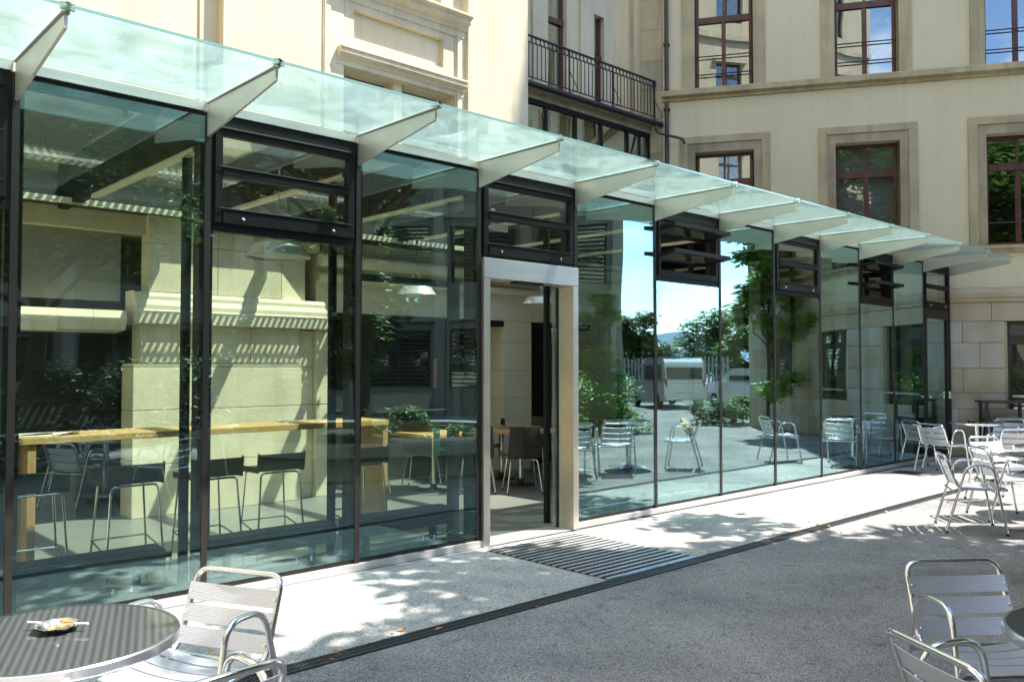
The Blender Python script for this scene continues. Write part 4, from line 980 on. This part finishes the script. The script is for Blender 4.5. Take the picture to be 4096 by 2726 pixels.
w = MB(); wall(w, 0, 22.8, 0, 25, 0, .4, ch_); w.build('wall', 'plaster_left', cb)
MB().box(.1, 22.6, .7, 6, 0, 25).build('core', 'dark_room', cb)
MB().box(-.3, 23.0, -.7, 6, 25.002, 25.6).build('roof_cornice', 'trim_left', cb)
for z in (4.7, 9.1, 13.5, 18.1): MB().box(0, 22.8, -.16, -.001, z, z + .28).build('floor_band', 'trim_left', cb)
for a, b, c, d in ch_:
    MB().box(a - .22, b + .22, -.18, -.002, d + .02, d + .22).build('window_hood', 'trim_left', cb)
    casement(a, b, c, d, .2, cb, rail=c + 1.8)
fn = thing('slatted_fence', 'grey vertical slat fence behind the parked vehicles', 'fence', (30.5, -14.5, GZ), rad(72 - 180))
sl0 = MB().box(0, .09, 0, .03, .1, 2.0).build('slat', 'fence_grey', fn)
for i in range(1, 60): c = sl0.copy(); COL.objects.link(c); c.location = (i * .17, 0, 0)
MB().box(0, 10.1, .031, .08, .4, .5).box(0, 10.1, .031, .08, 1.6, 1.7).build('rail', 'fence_grey', fn)
def vehicle(x, y, rz, L, W_, H, label, nm, cat):
    t = thing(nm, label, cat, (x, y, GZ), rz)
    # side profile in (y,z); front +y
    f = L / 2
    van = nm == 'parked_van'
    low = [(-f, .35), (-f + .02, .95), (-f + .10, 1.0), (f - .9, 1.02), (f - .25, .92), (f, .72), (f, .32)]
    MB().prism(low[::-1], 'x', -W_ / 2, W_ / 2).build('body', 'car_white', t, bevel=.06)
    gh = [(-f + .08, .98), (-f + .18, H - .12), (-f + .35, H), (f - 2.0 if van else f - 2.1, H), (f - .95, 1.0)]
    i0 = MB(); i0.prism(gh[::-1], 'x', -W_ / 2 + .08, W_ / 2 - .08); b = i0.build('cabin', 'car_white', t, bevel=.05)
    MB().box(-W_ / 2 + .18, W_ / 2 - .18, -f + .03, -f + .2, 1.15, H - .28).build('rear_window', 'car_glass', t, bevel=.02)
    for s in (-1, 1):
        MB().box(s * (W_ / 2 - .07) - .015, s * (W_ / 2 - .07) + .015, -f + .45, f - 1.9, 1.12, H - .2).build('side_window', 'car_glass', t)
        MB().box(s * (W_ / 2 - .12) - .03, s * (W_ / 2 - .12) + .03, -f - .01, -f + .12, .85, 1.15).build('tail_light', 'tail_red', t, bevel=.01)
        for yy in (-f + .75, f - .8):
            wv = MB().lathe([(.0, -.1), (.20, -.1), (.31, -.08), (.32, 0), (.31, .08), (.20, .1), (0, .1)], 24).build('wheel', 'tyre', t, smooth=True, loc=(s * (W_ / 2 - .08), yy, .32)); wv.rotation_euler = (0, rad(90), 0)
            r_ = MB().lathe([(0, 0), (.18, 0), (.19, .02)], 16).build('rim', 'rim_alu', wv, loc=(0, 0, .10 * s))
    MB().box(-W_ / 2 + .05, W_ / 2 - .05, -f - .06, -f + .05, .32, .55).build('bumper', 'car_white', t, bevel=.03)
    MB().box(-.26, .26, -f - .02, -f + .02, .62, .73).build('number_plate', 'plate', t)
    return t
vehicle(25.6, -14.3, rad(-147), 4.3, 1.75, 1.85, 'white van parked across the courtyard, mirrored with its rear towards us', 'parked_van', 'van')
vehicle(25.6, -10.6, rad(-150), 3.7, 1.62, 1.5, 'small white car parked beside the van, mirrored behind the young tree', 'parked_car', 'car')

# ------------------------------------------------------------------ fallen leaves
rnd = random.Random(21)
lf = MB(); lf.v = [(0, 0, .002), (.018, .012, .010), (.05, 0, .004), (.02, -.012, .003), (.034, .0, .012)]; lf.f = [(0, 1, 4), (1, 2, 4), (2, 3, 4), (3, 0, 4)]
l1 = lf.build('fallen_leaf', 'fallen_orange'); l2 = lf.build('fallen_leaf', 'fallen_brown')
for l in (l1, l2): tag(l, 'small dry leaf lying on the courtyard paving', 'leaf', 'dry leaves scattered on the ground')
spots = [(rnd.uniform(0, 12), rnd.uniform(-4.6, -.3)) for _ in range(56)] + [(rnd.uniform(3.7, 4.9), rnd.uniform(-1.5, -.3)) for _ in range(7)] + [(rnd.uniform(.8, 8), rnd.choice((-1.53, -1.71)) + rnd.gauss(0, .035)) for _ in range(34)]
for i, (x, y) in enumerate(spots):
    src = (l1, l2)[i % 2]; o = src if i < 2 else src.copy()
    if i >= 2: COL.objects.link(o)
    o.location = (x, y, GZ + .004); o.rotation_euler = (rnd.uniform(-.3, .3), rnd.uniform(-.3, .3), rnd.uniform(0, 6.28)); s = rnd.uniform(.6, 1.3); o.scale = (s, s, s)
print('objects', len(bpy.data.objects))
